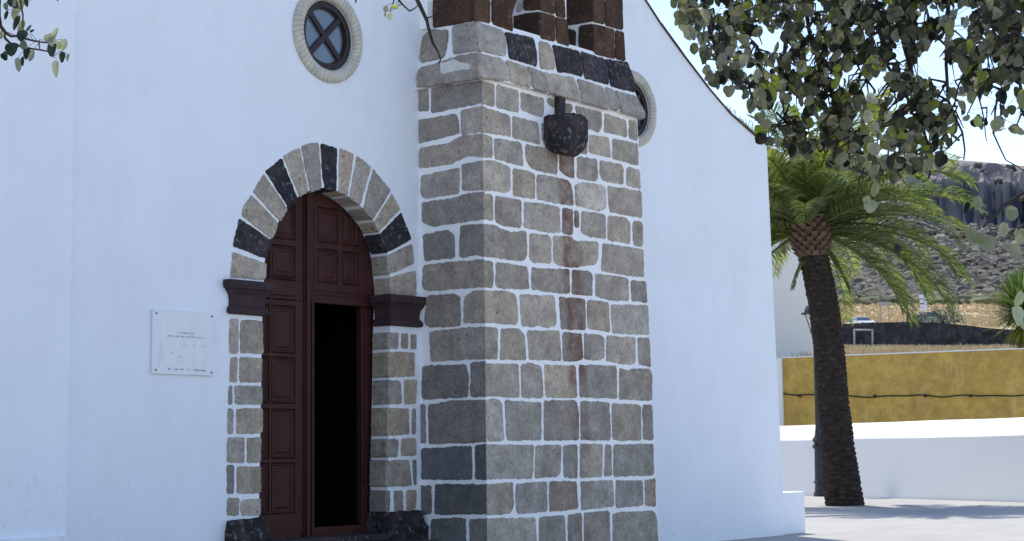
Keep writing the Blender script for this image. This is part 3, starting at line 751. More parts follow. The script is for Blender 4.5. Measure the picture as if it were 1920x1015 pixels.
piers = [(F_,'g',[(122,395),(188,395),(182,645),(120,645)]),(F_,'g',[(210,405),(362,410),(368,520),(374,650),(205,645),(200,480)]),
 (F_,'t',[(130,685),(178,685),(172,860),(122,862)]),(F_,'g',[(200,685),(362,685),(360,860),(200,865)]),
 (F_,'m',[(120,895),(138,895),(135,1030),(112,1025)]),(F_,'g',[(162,895),(362,900),(362,1030),(160,1028)]),
 (G_,'m',[(110,88),(148,92),(145,270),(108,270)]),(G_,'t',[(175,90),(366,88),(364,265),(175,270)]),
 (G_,'m',[(108,305),(230,305),(228,485),(102,485)]),(G_,'g',[(252,305),(355,310),(352,480),(255,488)]),
 (G_,'d',[(102,515),(152,515),(150,720),(103,718)]),(G_,'t',[(178,525),(352,525),(350,715),(175,718)]),
 (G_,'m',[(108,760),(190,760),(188,885),(102,885)]),(G_,'w',[(225,770),(348,760),(350,880),(215,882),(205,800)]),
 (F_,'g',[(1312,500),(1385,500),(1380,615),(1312,612)]),(F_,'g',[(1408,505),(1455,505),(1455,612),(1408,610)]),(F_,'m',[(1480,508),(1520,510),(1520,615),(1478,612)]),
 (F_,'t',[(1312,645),(1505,648),(1503,820),(1312,825)]),(F_,'m',[(1312,858),(1400,862),(1410,1025),(1308,1029)]),(F_,'t',[(1428,855),(1522,850),(1515,1025),(1432,1028)]),
 (G_,'t',[(1302,82),(1460,90),(1462,275),(1302,285)]),(G_,'m',[(1488,90),(1515,90),(1513,272),(1488,275)]),
 (G_,'m',[(1298,318),(1385,320),(1375,445),(1298,448)]),(G_,'w',[(1410,312),(1515,312),(1518,435),(1405,438)]),
 (G_,'m',[(1292,478),(1460,472),(1485,660),(1292,668)]),(G_,'d',[(1490,475),(1518,472),(1518,655),(1502,650)]),
 (G_,'d',[(1288,705),(1322,702),(1318,850),(1288,860)]),(G_,'m',[(1350,702),(1415,705),(1422,845),(1352,848)]),(G_,'t',[(1445,705),(1518,698),(1515,835),(1445,845)])]
SUL = MB()
for cr, tn, pts in piers: prism(SUL if pts[0][0] < 800 else SUR, [FC[0](*cr(*p)) for p in pts], -.009, .215, TONES[tn])
tag(SUR.build('door_jamb', M['stone'], church), 'grey stone blocks of the right door jamb')
tag(SUL.build('door_jamb', M['stone'], church), 'grey stone blocks of the left door jamb')

def moulding(mb, x0, x1, y1, prof, jx=.0):
    """stack of rectangles (projection, z): wraps front and both ends"""
    vs = []; fs = []
    for k, (pr, z) in enumerate(prof):
        j = .006 * noise.noise(Vector((x0*3, z*25, 1)))
        vs += [(x0 - pr - j, y1, z), (x0 - pr - j, -pr, z), (x1 + pr + j, -pr, z), (x1 + pr + j, y1, z)]
    for k in range(len(prof) - 1):
        for i in range(3): fs.append((4*k+i, 4*k+i+1, 4*k+5+i, 4*k+4+i))
    fs.append((3,2,1,0)); n = 4*(len(prof)-1); fs.append((n, n+1, n+2, n+3))
    mb.add(vs, fs)
prof = [(.018,2.455),(.045,2.462),(.052,2.49),(.038,2.52),(.022,2.535),(.024,2.59),(.034,2.635),(.062,2.672),(.066,2.685),(.09,2.692),(.096,2.73),(.092,2.768)]
for nm, x0, x1, lab in (('impost', -2.60, -2.215, 'purple brown moulded impost left of the door'), ('impost', -.45, -.055, 'purple brown moulded impost right of the door')):
    mb = MB(); moulding(mb, x0, x1, .20, prof); o = mb.build(nm, M['impost'], church); tag(o, lab)
for (x0, x1, lab) in ((-2.63, -2.23, 'black lava base block left of the door'), (-.53, -.07, 'black lava base block right of the door')):
    b_ = bmesh.new(); bmesh.ops.create_cube(b_, size=1); bmesh.ops.subdivide_edges(b_, edges=b_.edges[:], cuts=9, use_grid_fill=True)
    for v in b_.verts:
        q = v.co; top = q.z > .3
        xc, xw = (x0+x1)/2, (x1-x0)/2 + .032
        k_ = 1 - .16 * max(0, (q.z - .25)) / .25
        P = Vector((xc + q.x*2*xw*k_, .08 + (q.y) * (.34) - (.03 if not top else 0), .30 + q.z*.56))
        P += Vector((noise.noise(P*9), noise.noise(P*9+Vector((5,5,5))), noise.noise(P*9+Vector((9,1,3))))) * .022
        v.co = P
    me = bpy.data.meshes.new('plinth_stone'); b_.to_mesh(me); a_ = me.attributes.new('tone','FLOAT_COLOR','FACE'); a_.data.foreach_set('color',[.7]*4*len(me.polygons))
    tag(link('plinth_stone', me, M['blackstone'], church), lab)
# threshold and steps
mb = MB(); mb.box((-2.5, -.42, 0), (-.2, .25, .30)); mb.box((-2.35, -.75, 0), (-.35, -.42, .15)); mb.box((-2.3,-.06,.30),(-.4,.235,.367))
st = mb.build('door_step', M['blackstone'], church); bv = st.modifiers.new('bevel','BEVEL'); bv.width=.015

# ---- door
DY = .20
door = None
fr = MB()
ww = (1,1,1)
def B_(x0, z0, x1, z1, y0, y1, mb_=None, tone=ww): (mb_ or fr).box((x0, y0, z0), (x1, y1, z1), tone)
B_(-2.35, .34, -1.44, 4.0, .262, .30)                       # left leaf board
B_(-1.44, 2.70, -.40, 4.0, .262, .30)                       # fixed panel over the opening
B_(-1.44, .34, -1.305, 3.9, .232, .30)                      # meeting post
B_(-1.425, .345, -1.375, 3.85, .205, .232); B_(-1.345, .345, -1.312, 2.66, .215, .232)
B_(-1.475, .40, -1.445, 3.80, .238, .262, tone=(.8,.8,.8))
B_(-1.345, 2.655, -.40, 2.735, .225, .30)                   # transom
B_(-1.345, 2.735, -.40, 2.775, .240, .262)
B_(-1.305, .34, -.40, .455, .225, .30)                      # bottom rail
B_(-.60, .455, -.40, 2.655, .262, .34); B_(-.555, .455, -.535, 2.655, .248, .262)
# left leaf stiles and rails
for x0, x1 in ((-1.555,-1.475),(-1.895,-1.865),(-2.3,-2.06)): B_(x0, .36, x1, 3.8, .236, .262)
for z0, z1 in ((.36,.60),(1.085,1.125),(1.60,1.655),(2.10,2.14),(2.60,2.655),(2.70,2.85),(3.19,3.25),(3.60,3.85)):
    B_(-2.3, z0, -1.475, z1, .2365, .262)
B_(-2.2, 2.665, -1.46, 2.695, .222, .262); B_(-2.2, 2.86, -1.48, 2.875, .226, .262); 
# right fixed panel
for x0, x1 in ((-1.30,-1.245),(-.965,-.90),(-.66,-.42)): B_(x0, 2.775, x1, 3.8, .236, .262)
for z0, z1 in ((2.775,2.865),(3.20,3.265),(3.62,3.85)): B_(-1.30, z0, -.45, z1, .2365, .262)
door = fr.build('door', M['wood'], church); tag(door, 'dark red brown panelled wooden door, right leaf open')
bv = door.modifiers.new('bevel', 'BEVEL'); bv.width = .006; bv.segments = 2; bv.limit_method = 'ANGLE'
def raised(x0, z0, x1, z1):
    mb = MB(); e = .028
    P = [(0, .258), (.012, .240), (.02, .240), (.03, .252), (.045, .252), (.07, .240)]
    vs = []
    for d, y in P: vs += [(x0+d, y, z0+d), (x1-d, y, z0+d), (x1-d, y, z1-d), (x0+d, y, z1-d)]
    fs = []
    for k in range(len(P)-1):
        for i in range(4): fs.append((4*k+i, 4*k+(i+1)%4, 4*k+4+(i+1)%4, 4*k+4+i))
    n = 4*(len(P)-1); fs.append((n, n+1, n+2, n+3)); mb.add(vs, fs)
    mb.build('door_panel', M['wood'], door)
for z0, z1 in ((.60,1.085),(1.125,1.60),(1.655,2.10),(2.14,2.60)):
    raised(-1.865, z0, -1.555, z1); raised(-2.06, z0, -1.895, z1)
for z0, z1 in ((2.875,3.19),(3.25,3.60)): raised(-1.865, z0, -1.555, z1); raised(-2.06, z0, -1.895, z1)
for z0, z1 in ((2.865,3.20),(3.265,3.62)): raised(-1.245, z0, -.965, z1); raised(-.90, z0, -.66, z1)

# ---- round windows
def oculus(c, lab):
    ring = MB(); n = 480; m_ = 16; Rm = (RO + RI) / 2; r = .066
    vs = []
    for i in range(n):
        a = 2*math.pi*i/n
        for k in range(m_):
            b = 2*math.pi*k/m_
            rr = r * (1 - .16 * (1 - abs(math.sin(a*27 + b*.9)))**3) * (1 + .05*noise.noise(Vector((math.cos(a)*4, math.sin(a)*4, b))))
            R1 = Rm + rr * math.cos(b)
            vs.append((c.x + R1*math.cos(a), -.012 - .75*rr*math.sin(b) , c.y + R1*math.sin(a)))
    fs = [(i*m_+k, i*m_+(k+1)%m_, ((i+1)%n)*m_+(k+1)%m_, ((i+1)%n)*m_+k) for i in range(n) for k in range(m_)]
    ring.add(vs, fs, (1,1,1), True)
    ring.c = [(lambda g: (g, g, g*.97))(1 - .32*(1 - abs(math.sin(2*math.pi*(i+.5)/n*27 + 2*math.pi*(k+.5)/m_*.9)))**3) for i in range(n) for k in range(m_)]
    win = ring.build('round_window', M['rope'], church); tag(win, lab)
    fb = MB()
    def ann(r0, r1, y0, y1, n=48):
        vs = []
        for rr, y in ((r1,y1),(r1,y0),(r0,y0),(r0,y1)):
            vs += [(c.x+rr*math.cos(2*math.pi*i/n), y, c.y+rr*math.sin(2*math.pi*i/n)) for i in range(n)]
        fb.add(vs, [(k*n+i, k*n+(i+1)%n, (k+1)*n+(i+1)%n, (k+1)*n+i) for k in range(3) for i in range(n)], (1,1,1))
    ann(.285, .352, .012, .1); ann(.272, .285, .03, .1)
    for ang in (45, 135):
        d = Vector((math.cos(R_(ang)), 0, math.sin(R_(ang)))); e = Vector((-d.z, 0, d.x))
        fb.obox(Vector((c.x, .045 + (.002 if ang > 90 else 0), c.y)), d, Vector((0,1,0)), e, .29, .022, .028)
    fb.build('window_frame', M['darkframe'], win)
    gb = MB(); gb.add([(p.x, .055, p.y) for p in circ(c, .30)], [tuple(range(48))]); gb.build('glass', M['glass'], win)
oculus(OC1, 'round window with rope carved stone ring above the door')
oculus(OC2, 'round window partly hidden behind the buttress')

# ------------------------------------------------------------------ marble plaque
PQ = [FC[0](285.2,580.5), FC[0](399.5,588.0), FC[0](395.8,704), FC[0](279.9,702.8)]
x0, x1, z0, z1 = (PQ[0].x+PQ[3].x)/2, (PQ[1].x+PQ[2].x)/2, (PQ[2].y+PQ[3].y)/2, (PQ[0].y+PQ[1].y)/2
plaque = empty('plaque', ((x0+x1)/2, 0, z0), 'square white marble plaque screwed to the white wall left of the door', 'plaque')
mb = MB(); mb.box((x0, -.028, z0), (x1, -.003, z1)); o = mb.build('slab', M['marble'], plaque); bv = o.modifiers.new('bevel','BEVEL'); bv.width=.004
for sx, sz in ((x0+.035, z0+.035),(x1-.03, z0+.03),(x0+.035, z1-.035),(x1-.03, z1-.03)):
    mb = MB(); mb.tube([(sx,-.026,sz),(sx,-.034,sz)], .0085, 10); mb.build('screw', M['screw'], plaque)
mb = MB(); rr = random.Random(3)
def scribble(cx, z, wd, h, dens=1.0):
    x = cx - wd/2
    while x < cx + wd/2:
        wl = rr.uniform(.03, .08); xe = min(x + wl, cx + wd/2); q = x
        while q < xe:
            if rr.random() < dens:
                k = rr.random()
                mb.box((q, -.0295, z), (q + .0035, -.0285, z + h*rr.uniform(.6,1)))
                if k > .4: mb.box((q, -.0296, z + h*rr.choice([0,.45,.85])), (q + .010, -.0285, z + h*rr.choice([0,.45,.85]) + .003))
            q += .0135
        x = xe + .016
W_ = x1 - x0; H_ = z1 - z0; xc = (x0+x1)/2
scribble(xc + .02, z0 + H_*.645, W_*.26, .014); scribble(xc + .02, z0 + H_*.585, W_*.58, .014)
scribble(xc + .03, z0 + H_*.07, W_*.62, .016, .6)
for i in range(6): scribble(xc + rr.uniform(-.15,.15), z0 + H_*(.15 + .06*i), W_*.4, .008, .10)
mb.build('inscription', M['letter'], plaque)

# ------------------------------------------------------------------ low white wall, yellow wall, house
def wall_between(name, a, b, th, h, mat, cap=None, label=None, cat='wall', capmat=None, z0=0):
    a, b = Vector(a), Vector(b); d = (b - a); d.z = 0; Ln = d.length; d.normalize(); n = Vector((-d.y, d.x, 0))
    if n.dot(a - CAM) < 0: n = -n
    o = empty(name, ((a+b)/2).to_tuple()[:2] + (z0,), label, cat)
    mb = MB(); e = 60; 
    ha, hb = h if isinstance(h, (tuple, list)) else (h, h)
    def wob(t, s): return .012 * noise.noise(Vector((t*Ln*.5, s, 2.2)))
    pts = []
    prof = cap or [(0, 0), (0, 1), (th, 1), (th, 0)]
    for i in range(e + 1):
        t = i / e; base = a + (b - a) * t; hh = ha + (hb - ha) * t
        for (off, hv, ex) in [(q + (0,))[:3] if len(q) == 2 else q for q in prof]:
            pts.append(base + n * off + Vector((0, 0, -base.z + z0 + (hh - z0) * hv + ex + (wob(t, off) if hv else 0))))
    k = len(prof)
    fs = [(i*k+j, (i+1)*k+j, (i+1)*k+j+1, i*k+j+1) for i in range(e) for j in range(k-1)]
    fs += [tuple(range(k)), tuple(e*k + j for j in range(k-1,-1,-1))]
    mb.add(pts, fs); mb.build('wall_body', mat, o); return o, a, b, d, n
wl = on(1470, 928, (0,0,0), (0,0,1)); wr = on(1920, 942, (0,0,0), (0,0,1))
dd = (wr - wl)
wa, wb = wl - dd * .8, wr + dd * .55
hfront = on(1700, 818 - 0, wl, Vector((dd.y, -dd.x, 0))).z
htop = on(1700, 789, wl, Vector((dd.y, -dd.x, 0))).z
wo, *_ = wall_between('low_wall', wa, wb, .7, hfront, M['lowwhite'], label='low white wall with a sunlit sloping top along the square', 
    cap=[(0,0),(0,.97),(.03,1),(.62,1,htop-hfront-.02),(.75,1,htop-hfront),(.85,1,htop-hfront-.12),(.85,0)])
DYL, DYR = 48.5, 45.8
ya_, yb_ = at(1468, 672, DYL), at(1920, 655, DYR)
ydir = (yb_ - ya_); zt = (ya_.z + yb_.z) / 2
a2, b2 = ya_.copy(), yb_ + ydir * .6
yo, a_y, b_y, d_y, n_y = wall_between('yellow_wall', a2, b2, .4, (ya_.z, yb_.z + (yb_.z-ya_.z)*.6), M['yellow'], label='tall ochre yellow retaining wall with peeling stained paint', z0=0)
mb = MB()
for i in range(40):
    t0, t1 = i/40, (i+1)/40; p0 = a2 + (b2-a2)*t0; p1 = a2 + (b2-a2)*t1
    mb.add([p0 - n_y*.04, p1 - n_y*.04, p1 + n_y*.45, p0 + n_y*.45] + [q + Vector((0,0,.035+.01*h1(i*.8+j//2))) for j, q in enumerate((p0 - n_y*.04, p1 - n_y*.04, p1 + n_y*.45, p0 + n_y*.45))],
           [(0,1,5,4),(4,5,6,7),(3,2,1,0),(2,3,7,6)])
mb.build('coping', M['farwhite'], yo)
mb = MB(); e0 = a2 - d_y*.0
mb.obox(a2 - d_y*.16 + n_y*.1 + Vector((0,0,-a2.z/2 - .45)) + Vector((0,0,.45)), d_y, n_y, Vector((0,0,1)), .15, .25, a2.z/2)
mb.build('end_pier', M['farwhite'], yo)
# cable along the yellow wall
cpts = []
ys = [(1440,736),(1468,738),(1500,741),(1545,741),(1585,743),(1640,745),(1690,741.5),(1735,742),(1775,744),(1820,741),(1870,743),(1920,741),(2000,742)]
for i in range(len(ys)-1):
    for k in range(5):
        t = k/5; x = ys[i][0]+(ys[i+1][0]-ys[i][0])*t; y = ys[i][1]+(ys[i+1][1]-ys[i][1])*t + 1.0*math.sin(x*.09)
        cpts.append(on(x, y, ya_ - n_y*.05, n_y))
cb_o = empty('cable', cpts[6], 'thin black cable sagging across the yellow wall', 'cable')
mb = MB(); mb.tube(cpts, .018, 6); mb.build('cable_run', M['cable'], cb_o)
mb = MB()
for x in (1500,1545,1640,1735,1820): 
    mb = MB(); p_ = on(x, 742.5, ya_ - n_y*.03, n_y); mb.obox(p_, d_y, n_y, Vector((0,0,1)), .035, .03, .035); mb.build('cable_clip', M['cable'], cb_o)
# house behind the palm
hp = at(1526, 672, 54.5); hl = at(1330, 672, 52.5); hd = (hl - hp); hd.z = 0; hd.normalize(); hn = Vector((-hd.y, hd.x, 0))
if hn.dot(hp - CAM) < 0: hn = -hn
hz_top = at(1500, 428, 55).z
house = empty('house', (hp.x, hp.y, 0), 'plain cream white house wall behind the palm trunk', 'house')
mb = MB(); q = [hp, hp + hd*9, hp + hd*9 + hn*9, hp + hn*9]
mb.add([(p_.x, p_.y, 0) for p_ in q] + [(p_.x, p_.y, hz_top) for p_ in q], [(0,1,5,4),(1,2,6,5),(2,3,7,6),(3,0,4,7),(4,5,6,7)])
mb.build('house_wall', M['farwhite'], house)
mb = MB(); c0 = hp + hd*4.5 + hn*4.5; mb.obox(Vector((c0.x, c0.y, hz_top + .12)), hd, hn, Vector((0,0,1)), 4.6, 4.6, .12); mb.build('roof', M['farwhite'], house)
mb = MB(); c1 = hp + hd*4 + hn*9.01; mb.obox(Vector((c1.x,c1.y,5.5)), hd, hn, Vector((0,0,1)), .6, .03, .7); mb.build('window', M['glassd'], house)

# ------------------------------------------------------------------ street lamp
lb = on(1537.5, 931, (0,0,0), (0,0,1)); lb.z = 0
lamp = empty('street_lamp', lb, 'black cast iron street lamp half hidden behind the palm trunk', 'street lamp')
k = (lb - CAM).dot(FWD) / FPX
mb = MB(); mb.lathe(lb, [(.15,0),(.15,.1),(.125,.13),(.11,.30),(.135,.33),(.135,.36),(.115,.39),(.10,1.15),(.145,1.2),(.145,1.24),(.10,1.29),(.135,1.36),(.135,1.41),(.085,1.5),(.062,1.7),(.05,3.95),(.075,3.98),(.075,4.02),(.04,4.06)], 20)
mb.build('post', M['iron'], lamp)
for zz in (.345, 1.22, 1.385):
    mb = MB(); mb.lathe(lb, [(.12,zz-.012),(.165,zz-.006),(.165,zz+.006),(.12,zz+.012)], 20); mb.build('collar', M['iron'], lamp)
lt = MB(); zb = 4.06
for i in range(4):
    a0 = math.pi/4 + i*math.pi/2 + .3; p0 = lb + Vector((math.cos(a0)*.11, math.sin(a0)*.11, zb)); p1 = lb + Vector((math.cos(a0)*.28, math.sin(a0)*.28, zb+.45))
    lt.tube([p0, p1], .012, 4)
lt.lathe(lb, [(.13,zb-.02),(.13,zb+.01)], 12); lt.lathe(lb, [(.33,zb+.44),(.33,zb+.47)], 16)
lt.lathe(lb, [(.25,zb+.47),(.24,zb+.56),(.20,zb+.64),(.12,zb+.70),(.03,zb+.73),(.015,zb+.80)], 16)
lh = lt.build('lantern', M['iron'], lamp)
mb = MB(); mb.lathe(lb, [(.095,zb+.01),(.225,zb+.44)], 4); mb.build('lantern_glass', material('frosted_lamp_glass', (.6,.6,.55), .3, .5), lh)

# ------------------------------------------------------------------ palm
pbse = on(1584, 948, (0,0,0), (0,0,1)); pbse.z = 0
PD = (pbse - CAM).dot(FWD)
palm = empty('palm_tree', pbse, 'tall date palm with a leaning dark ringed trunk beside the church corner', 'palm tree')
cl_px = [(1584,952,36),(1580,915,34),(1572,850,31),(1563,760,29),(1555,660,28),(1544,570,27.5),(1532,510,27),(1524,478,28)]
cen = []; rad = []
for x, y, r in cl_px: cen.append(at(x, y, PD)); rad.append(r * PD / FPX)
cen[0].z = 0
def interp_path(pts, vals, n):
    L_ = [0]
    for a, b in zip(pts[:-1], pts[1:]): L_.append(L_[-1] + (b-a).length)
    out = []
    for i in range(n + 1):
        s = L_[-1] * i / n; j = min(max(0, next((q for q in range(len(L_)-1) if L_[q+1] >= s), len(L_)-2)), len(L_)-2)
        t = (s - L_[j]) / (L_[j+1] - L_[j]); out.append((pts[j].lerp(pts[j+1], t), vals[j] + (vals[j+1]-vals[j])*t))
    return out
pp = interp_path(cen, rad, 440)
mb = MB(); n = 56; vs = []
for i, (c, r) in enumerate(pp):
    ph = i * .95
    for kk in range(n):
        a = 2*math.pi*kk/n
        scar = .95*abs(math.sin(i*.36 + 1.5*noise.noise(Vector((math.cos(a)*2.2, math.sin(a)*2.2, i*.03)))))**.6 + .6*noise.noise(Vector((math.cos(a)*7, math.sin(a)*7, i*.16)))
        rr = r * (.95 + .085*scar + .05*noise.noise(Vector((math.cos(a)*2, math.sin(a)*2, i*.05)))) + .012*noise.noise(Vector((math.cos(a)*14, math.sin(a)*14, i*.5)))
        vs.append(c + Vector((math.cos(a)*rr, math.sin(a)*rr, 0)))
fs = [(i*n+k_, i*n+(k_+1)%n, (i+1)*n+(k_+1)%n, (i+1)*n+k_) for i in range(len(pp)-1) for k_ in range(n)]
mb.add(vs, fs)
mb.c = [(lambda v: (v, v, v))(.75 + .9*max(0, noise.noise(Vector((vs[f[0]].x*9, vs[f[0]].y*9, vs[f[0]].z*16)))) ) for f in fs]
mb.build('trunk', M['bark_palm'], palm)
# swollen head of cut frond bases
hb, ht = at(1524, 484, PD), at(1515, 418, PD)
axis = (ht - hb); HL = axis.length; axis.normalize()
core = MB(); core.tube([hb - axis*.1, hb + axis*HL*.3, hb + axis*HL*.75, ht, ht + axis*.35], [.25,.29,.36,.36,.2], 20)
bt = core
rows = 9
for r_ in range(rows):
    t = r_ / (rows - 1); rr = .26 + .11*math.sin(min(1, t*1.15)*math.pi/2); cc = hb + axis * HL * t
    nb = 13
    for k_ in range(nb):
        a = 2*math.pi*(k_ + .5*(r_ % 2))/nb; ou = Vector((math.cos(a), math.sin(a), 0)); tg = Vector((-ou.y, ou.x, 0))
        up = (axis*.85 + ou*.55).normalized(); q = cc + ou*rr
        wd = .088; ln = .15; j = 1 + .2*(rnd.random()-.5); tn = (.8+.7*rnd.random(),)*3
        nrm = up.cross(tg)
        vs = [q - tg*wd - up*.05, q + tg*wd - up*.05, q + tg*wd*.55*j + up*ln*j, q - tg*wd*.55*j + up*ln*j, q + ou*.03 - up*.10]
        vs2 = [v - ou*.09 for v in vs[:4]]
        top = q + up*ln*j*1.0 + ou*.055
        bt.add(vs[:2] + [vs[2]+ou*.05, vs[3]+ou*.05, vs[4]+ou*.02] + vs2, [(4,1,2,3,0),(3,2,7,8),(1,6,7,2),(0,3,8,5)], tn)
bt.build('frond_bases', M['boot'], palm)
cr_c = ht + axis*.12
def frond(mb, o, az, el, Ln, droop, roll=0, n=58, dry=0, vee=.5):
    d = Vector((math.cos(az)*math.cos(el), math.sin(az)*math.cos(el), math.sin(el)))
    side0 = Vector((-math.sin(az), math.cos(az), 0))
    pts = []; p = o.copy(); K = 22; dirs = []
    for i in range(K + 1):
        pts.append(p.copy()); dirs.append(d.copy()); t = i / K
        ax = side0
        ang = droop / K * (.35 + 1.5*t)
        d = (Matrix.Rotation(ang, 3, ax) @ d).normalized()
        if d.z < -.97: d = dirs[-1]
        p = p + d * (Ln / K)
    mb.tube(pts, [.028*(1-.9*i/K)+.003 for i in range(K+1)], 4, (1.5,1.35,.9) if not dry else (2.2,1.9,1.6))
    for s in (-1, 1):
        for j in range(n):
            t = .10 + .90 * (j + rnd.random()*.5) / n; f = t*K; i = min(int(f), K-1); q = pts[i].lerp(pts[i+1], f-i); dd = dirs[i]
            side = dd.cross(Vector((0,0,1)))
            if side.length < .15: side = side0.copy()
            side.normalize(); upv = side.cross(dd).normalized()
            if upv.z < 0: upv = -upv
            side = (Matrix.Rotation(roll, 3, dd) @ side); upv = (Matrix.Rotation(roll, 3, dd) @ upv)
            ll = (.20 + .36*math.sin(min(1, t*1.25+.08)*math.pi)**.6 if t < .75 else .42*(1.12-t)/.37 + .06) * Ln/3.1
            ll *= rnd.uniform(.85, 1.1)
            fw = .55 + .55*t + rnd.uniform(-.12,.12)
            v = (side*s*1.0 + dd*fw + upv*(vee + rnd.uniform(-.22,.18))).normalized()
            wd = .0105 * rnd.uniform(.7, 1.3); wv = dd.cross(v); 
            wv = (v.cross(upv)).normalized() * wd + upv*wd*.5
            mid = q + v*ll*.5 - Vector((0,0,.012)); tip = q + v*ll*.97 - Vector((0,0,.05+.10*t + .04*rnd.random()))*ll/.4
            g = rnd.uniform(.35, 1.75); yel = rnd.random()
            tn = (g*(1.25 if yel > .7 else 1), g*(1.1 if yel > .7 else 1), g*.85) if not dry else (g*2.6, g*1.7, g*2.2)
            mb.add([q - wv*.6, q + wv*.6, mid + wv, mid - wv, tip], [(0,1,2,3),(3,2,4)], tn)
prs = random.Random(21)
NF = 104
for i in range(NF):
    t = i / (NF-1); az = i * 2.39996 + prs.uniform(-.15,.15)
    el = R_(88 - 100*t**.9 + prs.uniform(-6,6))
    facing = Vector((math.cos(az), math.sin(az), 0)).dot(-FH)
    if facing > .25 and el < R_(12): continue
    Ln = 3.05 + .35*math.sin(t*3.1) + prs.uniform(-.25,.25)
    if t < .15: Ln *= .85
    dr = R_(48 + 26*t + prs.uniform(-12,12)) * (1 if t < .7 else .8)
    mb = MB(); o = cr_c + Vector((math.cos(az), math.sin(az), 0))*(.08 + .2*t) - axis*(.35*t)
    frond(mb, o, az, el, Ln, dr, prs.uniform(-.5,.5), 84)
    mb.build('frond', M['palmleaf'], palm)
raz = math.atan2(RIGHT.y, RIGHT.x)
for da, el, Ln, dr in ((.05,12,3.5,70),(-.25,-2,3.4,62),(.30,2,3.3,70),(-.1,-22,2.6,50),(.5,25,3.5,80),(-.5,20,3.5,75),(math.pi-.1,-15,2.3,65),(math.pi+.5,5,2.8,80),(.0,-50,1.5,20)):
    mb = MB(); frond(mb, cr_c - axis*.25, raz + da, R_(el), Ln, R_(dr), prs.uniform(-.3,.3), 66); mb.build('frond', M['palmleaf'], palm)
for da in (math.pi-.1, math.pi+.3, .1):
    mb = MB(); frond(mb, hb + axis*.25, raz + da, R_(-55), 1.0, R_(20), 0, 26, dry=1, vee=.1); mb.build('dry_frond', M['palmleaf'], palm)

# ------------------------------------------------------------------ terrain behind
def terrain(name, mat, D0, D1, nd, nx, prof, amp, kind='structure', tx0=-.25, tx1=.75, fn=None):
    mb = MB(); vs = []
    for i in range(nd + 1):
        D = D0 * (D1/D0) ** (i/nd)
        for j in range(nx + 1):
            tx = tx0 + (tx1-tx0)*j/nx; px = 960 + tx*FPX
            pxc = min(max(px, 1300), 2300)
            y = fn(D, pxc) if fn else np.interp(D, prof[0], prof[1])
            z = at(pxc, y, D).z
            P = CAM + (FH + RH*tx) * (D); P.z = z
            if amp: P.z += amp(D, px, P)
            vs.append(P)
    w_ = nx + 1
    fs = [(i*w_+j, i*w_+j+1, (i+1)*w_+j+1, (i+1)*w_+j) for i in range(nd) for j in range(nx)]
    mb.add(vs, fs, (1,1,1), True); return tag(mb.build(name, mat), kind=kind)
PD_ = [46, 60, 100, 138, 141, 160, 178, 192, 240, 300, 312]
PY_ = [684, 674, 662, 653, 642, 630, 622, 612, 590, 566, 562]
fy = lambda D, px: float(np.interp(D, PD_, PY_))
def fbm(P, s, o=4): 
    v = 0; a = 1; 
    for k_ in range(o): v += a*noise.noise(P*s + Vector((3.1*k_, 0, 0))); s *= 2.1; a *= .5
    return v
terrain('dry_bank', M['dryground'], 49.5, 141, 60, 160, None, lambda D,px,P: .10*fbm(P,.5), fn=fy)
terrain('field', M['field'], 140.5, 306, 40, 120, None, lambda D,px,P: .25*fbm(P,.05), fn=fy)
HDs = [296, 310, 460, 640, 785, 810, 850, 1100, 1300, 1600]
HYs = [569, 563, 515, 455, 405, 398, 372, 304, 292, 310]
HYc = [569, 563, 520, 470, 428, 332, 310, 298, 296, 318]
def hy(D, px):
    k_ = min(1, max(0, (px - 1690)/70)); k_ = k_*k_*(3-2*k_)
    a = float(np.interp(D, HDs, HYs)); D2 = D + 14*noise.noise(Vector((px*.045,0,3))) + 8*noise.noise(Vector((px*.13,0,9))) + 4*noise.noise(Vector((px*.35,D*.02,5))); b = float(np.interp(D2, HDs, HYc)); 
    return (a*(1-k_) + b*k_) + (px-1700)*.02 - 6*math.sin((px-1600)*.012)
def hamp(D, px, P):
    a = min(1, max(0,(D-300)/250)); c = min(1, max(0,(px-1690)/70))*math.exp(-((D-845)/70)**2)
    r = 1 - abs(noise.noise(Vector((P.x*.03, P.y*.03, 1))))*2
    return a*(1.7*fbm(P, .02, 5)) + c*(4*fbm(Vector((P.x,P.y,P.z*.2)), .06, 5) + 3*r)
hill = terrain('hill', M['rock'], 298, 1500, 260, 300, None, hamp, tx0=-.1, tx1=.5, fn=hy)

def hill_z(px, D):
    P = CAM + (FH + RH*((px-960)/FPX))*D; P.z = at(min(max(px,1300),2300), hy(D, px), D).z; P.z += hamp(D, px, P); return P
# scrub covering the slope
ico = bmesh.new(); bmesh.ops.create_icosphere(ico, subdivisions=2, radius=1)
iv = [v.co.copy() for v in ico.verts]; ifc = [tuple(v.index for v in f.verts) for f in ico.faces]
mb = MB(); rs = random.Random(11)
for i in range(9000):
    D = 300 + 560*rs.random()**1.0; px = rs.uniform(1400, 2050)
    if D > 780 and px > 1720 and rs.random() < .9: continue
    P = hill_z(px, D); s = rs.uniform(.6, 1.7) * (1 + D/900)
    if noise.noise(P*.02) < -.25 and rs.random() < .7: continue
    sx, sy, sz = s*rs.uniform(.6,1.2), s*rs.uniform(.6,1.2), s*rs.uniform(.5,.95)
    o_ = rs.random()*50; g = rs.uniform(.55, 1.5); wv = rs.random()
    tn = (g*1.05, g, g*(.95 if wv < .7 else .75)) if wv < .85 else (g*2.0, g*1.9, g*1.6)
    vs = [P + Vector((v.x*sx, v.y*sy, v.z*sz)) * (1 + .45*noise.noise(v*1.9 + Vector((o_,0,0)))) for v in iv]
    mb.add(vs, ifc, tn)
